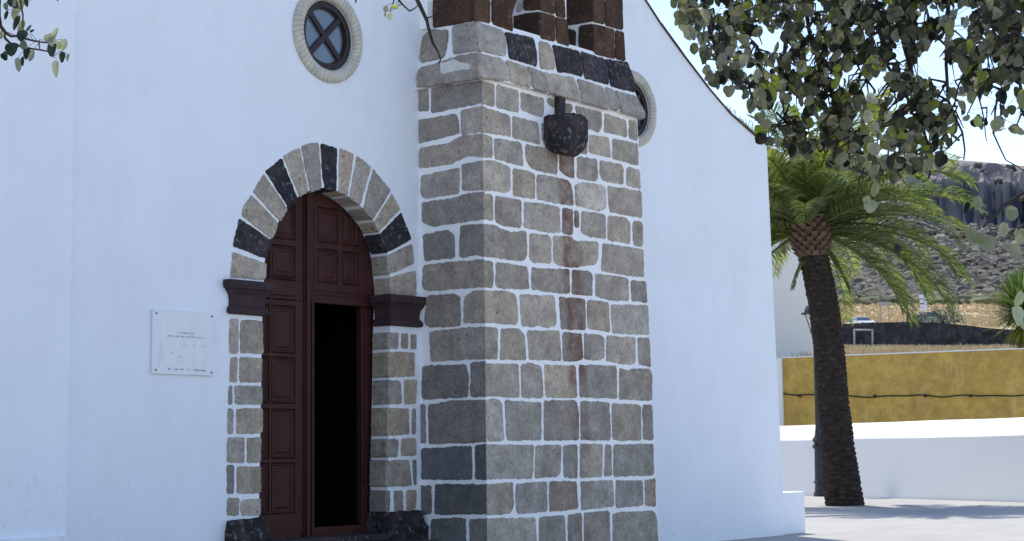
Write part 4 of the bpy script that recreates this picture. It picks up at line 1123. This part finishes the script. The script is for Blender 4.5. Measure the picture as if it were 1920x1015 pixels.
tag(mb.build('scrub', M['scrub']), 'grey brown scrub covering the hillside', 'scrub', kind='stuff')
# bushes at the field's far edge
mb = MB()
for i in range(420):
    px = rs.uniform(1540, 2000); D = rs.uniform(290, 312); P = gp(px, D, fy(D, px)); s = rs.uniform(.8, 1.9)
    g = rs.uniform(.6,1.3); tn = (g*.9, g*1.1, g*.6) if rs.random() < .5 else (g*1.6, g*1.5, g*.9)
    o_ = rs.random()*50
    mb.add([P + Vector((v.x*s*1.5, v.y*s*1.5, v.z*s*.7))*(1+.5*noise.noise(v*2+Vector((o_,0,0)))) for v in iv], ifc, tn)
tag(mb.build('field_edge_scrub', M['scrub']), 'olive bushes in a line along the top of the straw field', 'bushes', kind='stuff')
# dry grass
def blades(name, n, px0, px1, D0, D1, h0, h1_, lab, fnz, tones, mat=None, w0=.02):
    mb = MB()
    for i in range(n):
        px = rs.uniform(px0, px1); D = D0*(D1/D0)**rs.random(); b = gp(px, D, fnz(D, px)); tn0 = rs.choice(tones); k_ = rs.uniform(.7,1.25)
        for j in range(7):
            q = b + Vector((rs.uniform(-.3,.3), rs.uniform(-.3,.3), -.03)); h = rs.uniform(h0, h1_); ln = Vector((rs.uniform(-.5,.5), rs.uniform(-.5,.5), 1))*h
            wv = RH * w0 * (D/60)
            mb.add([q - wv, q + wv, q + ln], [(0,1,2)], tuple(c_*k_ for c_ in tn0))
    return tag(mb.build(name, mat or M['straw']), lab, 'dry grass', kind='stuff')
blades('dry_grass', 3200, 1500, 2050, 50, 139, .10, .45, 'pale dry grass on the bank above the yellow wall', fy, [(1,1,1),(.8,.75,.7),(.6,.62,.5),(1.15,1.1,1)])
blades('field_stubble', 2600, 1540, 2000, 185, 300, .15, .45, 'straw coloured stubble in the field', fy, [(1,1,.95),(1.2,1.1,1),(.85,.8,.7)])

# dark lava wall
top_px = [(1480,607),(1575,608),(1640,605),(1700,604),(1760,605),(1800,609),(1860,616),(1960,622),(2060,630)]
mb = MB(); DW = 140.; vs = []
nxx, nzz = 240, 14
for i in range(nxx + 1):
    px = 1470 + 590*i/nxx; yt = float(np.interp(px, [p[0] for p in top_px], [p[1] for p in top_px])) + 1.2*noise.noise(Vector((i*.6,0,0)))
    pt, pb_ = at(px, yt, DW), at(px, 660, DW)
    for j in range(nzz + 1):
        P = pb_.lerp(pt, j/nzz); P -= FH * (.22*noise.noise(P*1.7) + .25*(1 - j/nzz)) ; vs.append(P)
    vs.append(pt + FH*.8); vs.append(pb_ + FH*.9)
w_ = nzz + 3
fs = [(i*w_+j, (i+1)*w_+j, (i+1)*w_+j+1, i*w_+j+1) for i in range(nxx) for j in range(w_-1)]
mb.add(vs, fs); o = mb.build('dry_stone_wall', M['drywall']); tag(o, 'dark lava dry stone wall across the bank below the field', 'stone wall')

def post_frame(name, px0, px1, ytop, yb0, yb1, D, r, lab, cat, bar=1, board=None, mat='galv'):
    o = empty(name, at((px0+px1)/2, (yb0+yb1)/2, D), lab, cat)
    for px, yb in ((px0, yb0), (px1, yb1)):
        mb = MB(); mb.tube([at(px, yb, D), at(px, ytop, D)], r, 6); mb.build('post', M[mat], o)
    mb = MB()
    if board:
        a, b = at(px0-5, ytop-1, D), at(px1+4, ytop-1, D); c = (a+b)/2; mb.obox(c, (b-a).normalized(), FH, Vector((0,0,1)), (b-a).length/2, .06, board/2)
        mb.build('board', M['boardg'], o)
    else:
        mb.tube([at(px0-1, ytop+1, D), at(px1+1, ytop+1, D)], r, 6); mb.build('rail', M[mat], o)
    return o
post_frame('railing', 1602, 1636, 618, 655, 647, 137, .075, 'grey metal frame rail standing in front of the dark stone wall', 'railing')
post_frame('notice_board', 1651, 1667, 571, 604, 606, 172, .07, 'grey notice board on two thin posts in the field', 'notice board', board=.38)
# far lamp post
pL = at(1702, 606, 165); o = empty('lamp_post', pL, 'slender dark lamp post beside the field, near the direction sign', 'lamp post')
mb = MB(); mb.tube([pL, at(1699.5, 552, 165)], [.11, .07], 8); mb.build('post', M['iron'], o)
mb = MB(); c = at(1698.5, 549.5, 165); mb.obox(c, RH, FH, Vector((0,0,1)), .24, .16, .06); mb.tube([c + Vector((0,0,.06)), c + Vector((0,0,.22))], .03, 6); mb.build('lamp_head', M['galv'], o)
# direction sign
sx_ = 1731; pS = at(sx_+1, 606, 160); o = empty('direction_sign', pS, 'pole with several pale direction boards beside the blue grey car', 'road sign')
mb = MB(); mb.tube([pS, at(sx_, 551, 160)], .06, 8); mb.build('post', M['galv'], o)
for (a0, a1, yy, hh) in ((1723,1731,556,7),(1732,1741,558,7),(1724,1732,565,6),(1733,1740,567,6),(1725,1739,574,5),(1724,1738,580.5,5)):
    a, b = at(a0, yy, 159.8), at(a1, yy, 159.8); c = (a+b)/2; mb = MB(); u = (b-a).normalized(); mb.obox(c - FH*.08, u, FH, Vector((0,0,1)), (b-a).length/2, .025, hh/FPX*160/2)
    mb.build('sign_board', M['signw'], o)
# cars
def car(px, D, ytop, lab, paint, yaw):
    base = at(px, ytop, D) - Vector((0,0,1.48)); o = empty('parked_car', base, lab, 'car')
    f = (Matrix.Rotation(yaw, 3, 'Z') @ (-FH)).normalized(); s = Vector((-f.y, f.x, 0)); up = Vector((0,0,1))
    prof = [(-2.05,.35,.80),(-2.1,.75,.84),(-1.95,.95,.86),(-1.2,1.0,.88),(1.3,.98,.88),(2.0,.82,.84),(2.1,.6,.82),(2.05,.35,.80)]
    mb = MB(); vs = []; 
    for x, z_, hw in prof: vs += [base + f*x + s*hw + up*z_, base + f*x - s*hw + up*z_]
    n_ = len(prof); fs = [(2*i, 2*i+1, 2*(i+1)%(2*n_)+1, 2*(i+1)%(2*n_)) for i in range(n_)] + [tuple(2*i for i in range(n_)), tuple(2*i+1 for i in range(n_-1,-1,-1))]
    mb.add(vs, fs)
    mb.build('body', M[paint], o)
    mb = MB(); vs = []
    for x, z_, hw in ((-1.75,.97,.78),(-1.2,1.40,.60),(.45,1.40,.60),(1.15,.97,.78)): vs += [base + f*x + s*hw + up*z_, base + f*x - s*hw + up*z_]
    mb.add(vs, [(0,1,3,2),(4,5,7,6),(0,2,4,6),(7,5,3,1),(6,7,1,0)]); mb.build('windows', M['glassd'], o)
    mb = MB(); mb.obox(base - f*.38 + up*1.43, f, s, up, .86, .60, .035); mb.build('car_roof', M[paint], o)
    for fx in (-1.3, 1.3):
        for sd_ in (-1, 1):
            mb = MB(); c = base + f*fx + s*sd_*.76 + up*.32; mb.tube([c - s*.1, c + s*.1], .32, 14); mb.build('wheel', M['tyre'], o)
    for sd_ in (-1, 1):
        mb = MB(); mb.obox(base + f*2.06 + s*sd_*.6 + up*.68, f, s, up, .03, .16, .07); mb.build('headlight', M['galv'], o)
        mb = MB(); mb.obox(base + f*.9 + s*sd_*.98 + up*1.0, f, s, up, .06, .1, .06); mb.build('mirror', M[paint], o)
car(1614, 178, 594.5, 'small white car seen nose on above the dark stone wall', 'carwhite', .15)
car(1748, 172, 585.5, 'blue grey car behind the bushes beside the direction sign', 'cardark', 1.1)
# shrubs by the sign
def shrub(px, y, D, w_, h_, lab, n=260, tones=((1,1,1),(1.5,1.6,1.3),(.6,.6,.5)), tall=0):
    b = at(px, y, D); o = empty('shrub', b, lab, 'shrub', 'shrubs beside the direction sign'); mb = MB(); st_ = MB()
    for k_ in range(9):
        a = rs.random()*6.28; st_.tube([b, b + Vector((math.cos(a)*w_*.6, math.sin(a)*w_*.6, h_*rs.uniform(.6,1)))], .03, 4)
    for k_ in range(n):
        a = rs.random()*6.28; r = rs.random()**.5*w_; z_ = rs.random()*h_*(1 - .6*(r/w_)**2) ; q = b + Vector((math.cos(a)*r, math.sin(a)*r, z_))
        u = Vector((rs.gauss(0,1), rs.gauss(0,1), rs.gauss(0,1)+1)).normalized(); v = u.orthogonal().normalized(); s = rs.uniform(.07,.17); t_ = rs.choice(tones)
        mb.add([q, q + u*s + v*s*.5, q + u*s*2, q + u*s - v*s*.5], [(0,1,2,3)], t_)
    st_.build('stem', M['bark'], o); mb.build('foliage', M['shrub'], o)
shrub(1722, 606, 156, 1.0, .9, 'low pale shrub at the foot of the direction sign')
shrub(1768, 607, 150, 1.6, 1.5, 'wide grey green shrub on top of the stone wall', 520)
shrub(1790, 608, 152, 1.0, 1.9, 'taller thin shrub with upright stems, right of the wide one', 260)
shrub(1600, 606, 186, .8, .6, 'small shrub in the field behind the white car', 120)

# ------------------------------------------------------------------ yucca
yc = at(1922, 588, 47.0); yb0 = at(1925, 672, 47.0)
o = empty('yucca', yb0, 'spiky green yucca with dry brown lower leaves above the yellow wall', 'yucca')
mb = MB(); mb.tube([yb0 - Vector((0,0,.2)), yb0.lerp(yc, .5), yc], [.22,.19,.15], 10); mb.build('trunk', M['bark'], o)
def spikes(mb, c, n, el0, el1, L0, L1, tones, wd=.02, droop=.0):
    for i in range(n):
        az = i*2.39996 + rs.uniform(-.2,.2); el = R_(el0 + (el1-el0)*rs.random()); d = Vector((math.cos(az)*math.cos(el), math.sin(az)*math.cos(el), math.sin(el)))
        Ln = rs.uniform(L0, L1); sd_ = Vector((-math.sin(az), math.cos(az), 0)); g = rs.uniform(.7,1.3); tn = tuple(x*g for x in rs.choice(tones))
        dp = Vector((0,0,-droop*Ln))
        a = c + d*.06; m1 = c + d*Ln*.5 + dp*.2; e_ = c + d*Ln + dp
        mb.add([a - sd_*wd, a + sd_*wd, m1 + sd_*wd*1.1, m1 - sd_*wd*1.1, e_], [(0,1,2,3),(3,2,4)], tn)
mb = MB()
for off in ((0,0,0),(.25,.1,.18),(-.3,0,.05),(.45,-.25,.1)):
    spikes(mb, yc + Vector(off), 420, -25, 88, .95, 1.45, ((1,1,1),(1.5,1.5,1.1),(.6,.7,.5)), .021, .08)
mb.build('leaves', M['yucca'], o)
mb = MB(); spikes(mb, yc - Vector((0,0,.25)), 420, -80, -20, .5, .95, ((2.6,1.4,.9),(2.0,1.5,1.0),(3,2.2,1.4)), .022, .15); mb.build('dry_leaves', M['yucca'], o)

# ------------------------------------------------------------------ foreground tree
rt = random.Random(5)
tb = at(2480, 0, 7.5); tb.z = 0
tree = empty('broadleaf_tree', tb, 'overhanging tree with round grey green leaves and drooping dark twigs in the foreground', 'tree')
tops = tb + Vector((0,0,2.6))
tk = MB()
tk.tube([tb, tb + Vector((.05,.02,1.2)), tops, tops + Vector((-.1,.15,1.2)), tops + Vector((-.1,.4,2.6))], [.27,.22,.19,.14,.07], 14)
tk.build('trunk', M['bark'], tree)
br = MB()
def hb_(pts, r0, r1, D0, D1):
    n_ = len(pts); P = [at(x, y, D0 + (D1-D0)*i/(n_-1)) for i, (x, y) in enumerate(pts)]
    out = []
    for i in range(n_-1):
        for k_ in range(3):
            q = P[i].lerp(P[i+1], k_/3); out.append(q + Vector((noise.noise(q*5), noise.noise(q*5+Vector((9,0,0))), 0))*.02)
    out.append(P[-1]); m_ = len(out)
    br.tube(out, [r0 + (r1-r0)*i/(m_-1) for i in range(m_)], 6, cap=False); return out
limbs = [([(2480,-380),(2150,-420),(1850,-400),(1500,-380),(1150,-400),(780,-430),(350,-420),(-60,-380)], .075,.022,7.5,5.6),
         ([(2460,-250),(2200,-330),(1950,-300),(1700,-230),(1560,-180)], .06,.02,7.5,7.2),
         ([(2470,-100),(2250,-160),(2050,-180),(1900,-150)], .05,.02,7.4,6.6)]
for a in limbs: hb_(*a)
main = [
 ([(1640,-260),(1672,-60),(1686,0),(1697,88),(1714,159),(1732,220),(1743,300),(1741,335)], .016,.004,7.2,7.0),
 ([(1800,-260),(1778,-60),(1775,0),(1775,88),(1778,188),(1803,248),(1807,300)], .012,.003,6.8,6.9),
 ([(1480,-390),(1495,-60),(1505,0),(1523,78),(1552,117),(1558,160),(1569,212),(1590,240),(1606,262)], .012,.003,7.6,7.4),
 ([(1850,-180),(1842,0),(1860,40),(1895,88),(1912,150),(1925,220)], .013,.005,6.5,6.3),
 ([(1330,-380),(1312,-60),(1318,0),(1336,71),(1350,135),(1380,152),(1406,163)], .010,.003,7.0,7.1),
 ([(1420,-380),(1440,-100),(1477,0),(1467,106),(1472,220),(1480,245)], .010,.003,7.3,7.4),
 ([(1600,-250),(1610,-80),(1640,0),(1650,60),(1664,120),(1690,170),(1705,200),(1672,235),(1668,300),(1655,325)], .010,.003,6.9,6.8),
 ([(1900,-150),(1930,-40),(1925,20),(1905,70),(1890,130),(1868,190),(1860,250),(1885,300),(1935,330)], .008,.002,6.4,6.6),
 ([(1760,-240),(1740,-80),(1735,0),(1748,60),(1790,110),(1830,150),(1845,230),(1850,265)], .008,.002,7.4,7.4),
 ([(2060,-170),(2020,20),(1985,180),(1960,300),(1938,350),(1918,362),(1880,388),(1870,405),(1845,425)], .012,.004,5.6,5.5),
 ([(2100,-170),(2060,100),(2000,330),(1950,400),(1905,432),(1888,440)], .010,.003,5.4,5.4),
 ([(1560,-200),(1575,-60),(1590,0),(1580,60),(1600,110),(1625,150)], .009,.003,7.7,7.6),
 ([(1380,-385),(1370,-100),(1360,0),(1385,50),(1420,90),(1470,110)], .008,.002,7.9,7.9),
 ([(1905,-150),(1880,-60),(1870,0),(1855,60),(1820,120),(1800,160),(1790,200)], .009,.003,7.0,7.1),
 ([(780,-430),(770,-200),(785,0),(800,38),(808,80),(817,100),(823,119)], .011,.0028,6.2,6.0),
 ([(700,-430),(720,-200),(748,0),(760,12),(771,21),(780,16),(787,8)], .005,.002,6.3,6.1),
 ([(800,33),(806,32),(812,28)], .003,.0015,6.1,6.1),
 ([(730,-430),(736,-100),(737,0),(734,12),(732,22)], .004,.0015,6.3,6.3),
 ([(-60,-380),(-20,-160),(0,-20),(1,30),(3,50),(12,62),(22,68),(33,68),(55,75),(75,79),(90,81)], .009,.002,5.6,5.4),
 ([(3,50),(10,72),(20,82),(48,90),(75,94),(93,98),(100,108)], .005,.0015,5.5,5.4),
 ([(-10,-150),(20,-60),(40,-5),(48,30),(45,60)], .005,.002,5.5,5.5),
]
paths = [hb_(*a) for a in main]
LF = MB()
def leaf(c, size, tone, nrm=None, up=None, asp=1.0, stem=None, ecc=0.0):
    if nrm is None:
        nrm = (-(FH)*rt.uniform(.25,1.0) + RH*rt.gauss(0,.55) + Vector((0,0,rt.gauss(-.1,.5)))).normalized()
    if up is None: up = Vector((rt.gauss(0,.45), rt.gauss(0,.45), -1))
    v = (up - nrm*up.dot(nrm)).normalized(); u = nrm.cross(v); n_ = 14; vs = [c.copy()]; p1_, p2_ = rt.random()*6, rt.random()*6; curl = rt.uniform(-.25,.35)
    fold = rt.uniform(.15,.6)
    for i in range(n_):
        a = 2*math.pi*i/n_; x = math.cos(a); y = math.sin(a)
        rr = size*(1 + .06*math.sin(2*a + p1_) + .055*math.sin(3*a + p2_) + .04*math.sin(6*a + p1_) + .16*max(0, math.cos(a))**8 - .10*max(0,-math.cos(a))**6)
        vs.append(c + v*(x*rr) + u*(y*rr*asp) + nrm*(abs(y)*fold*size + curl*x*x*size + .12*size*math.sin(2*a+c.x*9)))
    LF.add(vs, [(0, 1+i, 1+(i+1) % n_) for i in range(n_)], tone, False)
    return c - v*size
TN = [((.185,.187,.135), 5), ((.26,.26,.195), 4), ((.09,.10,.058), 4), ((.014,.020,.010), 3.6), ((.17,.20,.05), .7), ((.38,.37,.30), 1)]
def rtone(yel=0, dark=0):
    if yel and rt.random() < yel: return (.26,.31,.05)
    if dark and rt.random() < dark: return (.022,.035,.02)
    s = rt.random()*sum(w for _, w in TN)
    for t_, w_ in TN:
        s -= w_
        if s <= 0: break
    g = rt.uniform(.8,1.2); return tuple(x*g for x in t_)
def dens(x, y):
    """how thick the hanging foliage is over the square"""
    if x < 1262: return 0
    edge = np.interp(x, [1262,1290,1330,1395,1420,1480,1560,1640,1700,1760,1830,1920,2100], [20,70,150,185,255,290,310,345,350,310,230,300,300])
    if x > 1790 and y > 175: return .14 if y < edge else 0
    if x > 1700 and y > 250: return .35 if y < edge else 0
    if y > edge: return 0
    hole = 0
    for hx, hy_, hr in ((1750,110,26),(1425,80,24),(1800,60,16),(1600,140,22),(1520,55,15),(1350,20,16),(1770,140,34),(1640,70,14)):
        if (x-hx)**2 + (y-hy_)**2 < hr*hr: hole = 1
    if hole or noise.noise(Vector((x*.021, y*.021, 4.2))) < -.33 or noise.noise(Vector((x*.06, y*.06, 8.2))) < -.38: return .04
    return 1.0 if y < 130 else .72
cand = [q for i, p in enumerate(paths[:14]) for q in p]
def project(q):
    d = q - CAM; f = d.dot(FWD); return 960 + FPX*d.dot(RIGHT)/f, 507.5 + FPX*d.dot(DOWN)/f, f
cproj = [project(q) for q in cand]
def cluster(x, y, nl, size=1.0):
    best = sorted(range(len(cand)), key=lambda i: (cproj[i][0]-x)**2 + (cproj[i][1]-y+25)**2)[:5]
    i = best[int(rt.random()*3)]; a = cand[i]; D = cproj[i][2] + rt.uniform(-.45,.45); e = at(x, y, D)
    mid = a.lerp(e, .5) + Vector((rt.uniform(-.04,.04), rt.uniform(-.04,.04), .03))
    br.tube([a, mid, e], [.0060,.0042,.0020], 4, cap=False)
    for k_ in range(nl):
        t = rt.uniform(.35,1.05); q = mid.lerp(e, t) + Vector((rt.gauss(0,.035), rt.gauss(0,.05), rt.gauss(-.02,.03)))
        px, py, f = project(q)
        if py > -10 and dens(px, py) < .05 + .3*rt.random()*(dens(px, py) < .2): continue
        tone = rtone(.05 + (.16 if 1480 < px < 1700 and 100 < py < 260 else 0), .30 if (1600 < px < 1680 and py < 110) else 0)
        s0 = leaf(q, rt.uniform(.018,.031)*size, tone, asp=rt.uniform(.62,1.0))
        br.tube([mid.lerp(e, min(1, t)), s0], [.0011,.0009], 3, cap=False)
npl = 0
while npl < 800:
    x, y = rt.uniform(1262, 1990), rt.uniform(-60, 350)
    if y > -10 and rt.random() > dens(x, y): continue
    if y <= -10 and x < 1290: continue
    cluster(x, y, rt.choice((2,3,4,4,5))); npl += 1
for i in range(420):      # the crown above the picture
    cluster(rt.uniform(1250, 2500), rt.uniform(-620, -40), 5)
allp = paths[14:] 
for i in range(160):
    p = rt.choice([hb for hb in paths[14:15] + paths[18:19]]); q = p[0] + Vector((rt.gauss(0,.5), rt.gauss(0,.5), rt.uniform(-.1,.5)))
    if project(q)[1] < -30: leaf(q, rt.uniform(.02,.032), rtone())
allb = [q for p in paths for q in p]
# sprays traced one leaf at a time: (px, py, half size px, aspect, tone, lean)
GY, DK, PL, YG = (.26,.27,.215), (.018,.03,.020), (.37,.38,.31), (.42,.46,.16)
for x, y, r, asp, tn, ln, D in [
 (35,10,13,.9,GY,0,5.5),(24,5,12,.8,DK,.8,5.5),(12,12,8,.6,(.09,.11,.07),.2,5.5),(28,28,12,.55,GY,.1,5.5),(33,42,14,.42,DK,-.35,5.5),(41,50,13,.5,GY,-.4,5.5),
 (42,67,11,.95,DK,0,5.4),(54,54,8,.35,(.06,.08,.08),2.5,5.4),(60,59,5,.5,DK,2.1,5.4),(22,92,13,.95,DK,0,5.4),(9,106,9,.8,DK,.5,5.4),(13,28,9,.4,DK,-.3,5.5),
 (35,121,13,.5,GY,.1,5.4),(43,115,9,.4,DK,0,5.4),(51,100,11,.6,DK,-.1,5.4),(60,104,11,.55,GY,-.3,5.4),(45,85,9,.8,(.14,.16,.11),0,5.4),(75,84,11,.16,(.15,.17,.17),.1,5.4),
 (92,72,11,.75,GY,2.2,5.4),(104,64,11,.5,PL,2.6,5.4),(99,78,10,.9,PL,.5,5.4),(98,92,13,.72,DK,0,5.4),(120,84,11,.75,PL,-.4,5.4),(112,86,8,.7,YG,-.2,5.4),
 (117,106,11,.5,DK,-.1,5.4),(128,108,7,.45,(.2,.22,.22),-.2,5.4),(106,128,17,.38,PL,0,5.4),(2,66,8,.8,GY,0,5.4),(50,4,8,.6,DK,0,5.5),
 (723,17,6,.8,GY,0,6.2),(739,14,8,.55,YG,1.4,6.2),(731,31,7,.8,PL,0,6.2),(722,28,4,.5,GY,.3,6.2),(748,2,3,.4,DK,0,6.2),(667,2,4,.4,DK,0,6.2),(108,-2,4,.8,DK,0,5.5),
 (1905,592,20,.55,(0.42,0.44,0.34),.1,5.3),(1910,560,15,.6,(0.38,0.41,0.25),-.5,5.3),(1918,610,10,.6,(0.34,0.37,0.22),.3,5.3),
 (1682,466,9,.85,DK,0,5.9),(1820,500-60,15,.8,(.22,.24,.15),0,5.5),(1852,455,16,.9,(.20,.22,.15),0,5.5),(1832,448,12,.8,(.21,.24,.12),.6,5.5),(1880,430,13,.8,(.22,.23,.18),0,5.4),
 (1900,470,17,.8,(.22,.225,.165),.2,5.4),(1915,440,16,.9,(.22,.225,.165),-.4,5.4),(1895,400,14,.9,(.2,.21,.16),.5,5.5),(1832,380,14,.6,(.22,.225,.165),0,5.5),(1812,388,12,.4,DK,-.4,5.6),
 (1640,355,14,.55,(0.32,0.33,0.22),-.2,6.8),(1632,385,14,.9,(0.29,0.31,0.22),0,6.8),(1625,375,9,.8,(0.32,0.33,0.22),0,6.8),(1427,244,14,.95,(.30,.36,.05),.3,7.2),(1423,218,9,.7,(.2,.27,.06),1,7.2),
 (1293,60,14,.95,(.26,.27,.21),0,7.0),(1272,36,12,.7,(.28,.28,.23),.3,7.0),(1366,170,12,.95,(.24,.25,.2),0,7.0),(1345,162,6,.8,(.10,.13,.13),0,7.0),(1402,175,6,.5,(.1,.13,.15),1.3,7.0),
 (1866,236,11,.95,(.28,.32,.18),0,6.5),(1832,227,10,.8,(.36,.42,.15),.2,6.5),(1895,206,10,.9,(.09,.12,.05),.4,6.4),(1802,170,8,.8,(.2,.22,.2),0,6.8),(1820,180,12,.8,(.26,.3,.17),0,6.6)]:
    r_ = r/FPX*D
    nrm = (-FH + RH*rt.gauss(0,.12) + Vector((0,0,rt.gauss(0,.12)))).normalized(); up = -Vector((0,0,1))*math.cos(ln) + RH*math.sin(ln)
    c = at(x, y, D); s0 = leaf(c, r_, tn, nrm, up, asp)
    nb_ = min(allb, key=lambda q: (q - s0).length)
    if (nb_ - s0).length < .16: br.tube([s0, (s0 + nb_)/2 + Vector((0,0,.004)), nb_], [.0010,.0009,.0009], 3, cap=False)
bo = br.build('branches', M['bark'], tree)
LF.build('leaves', M['leaf'], tree)
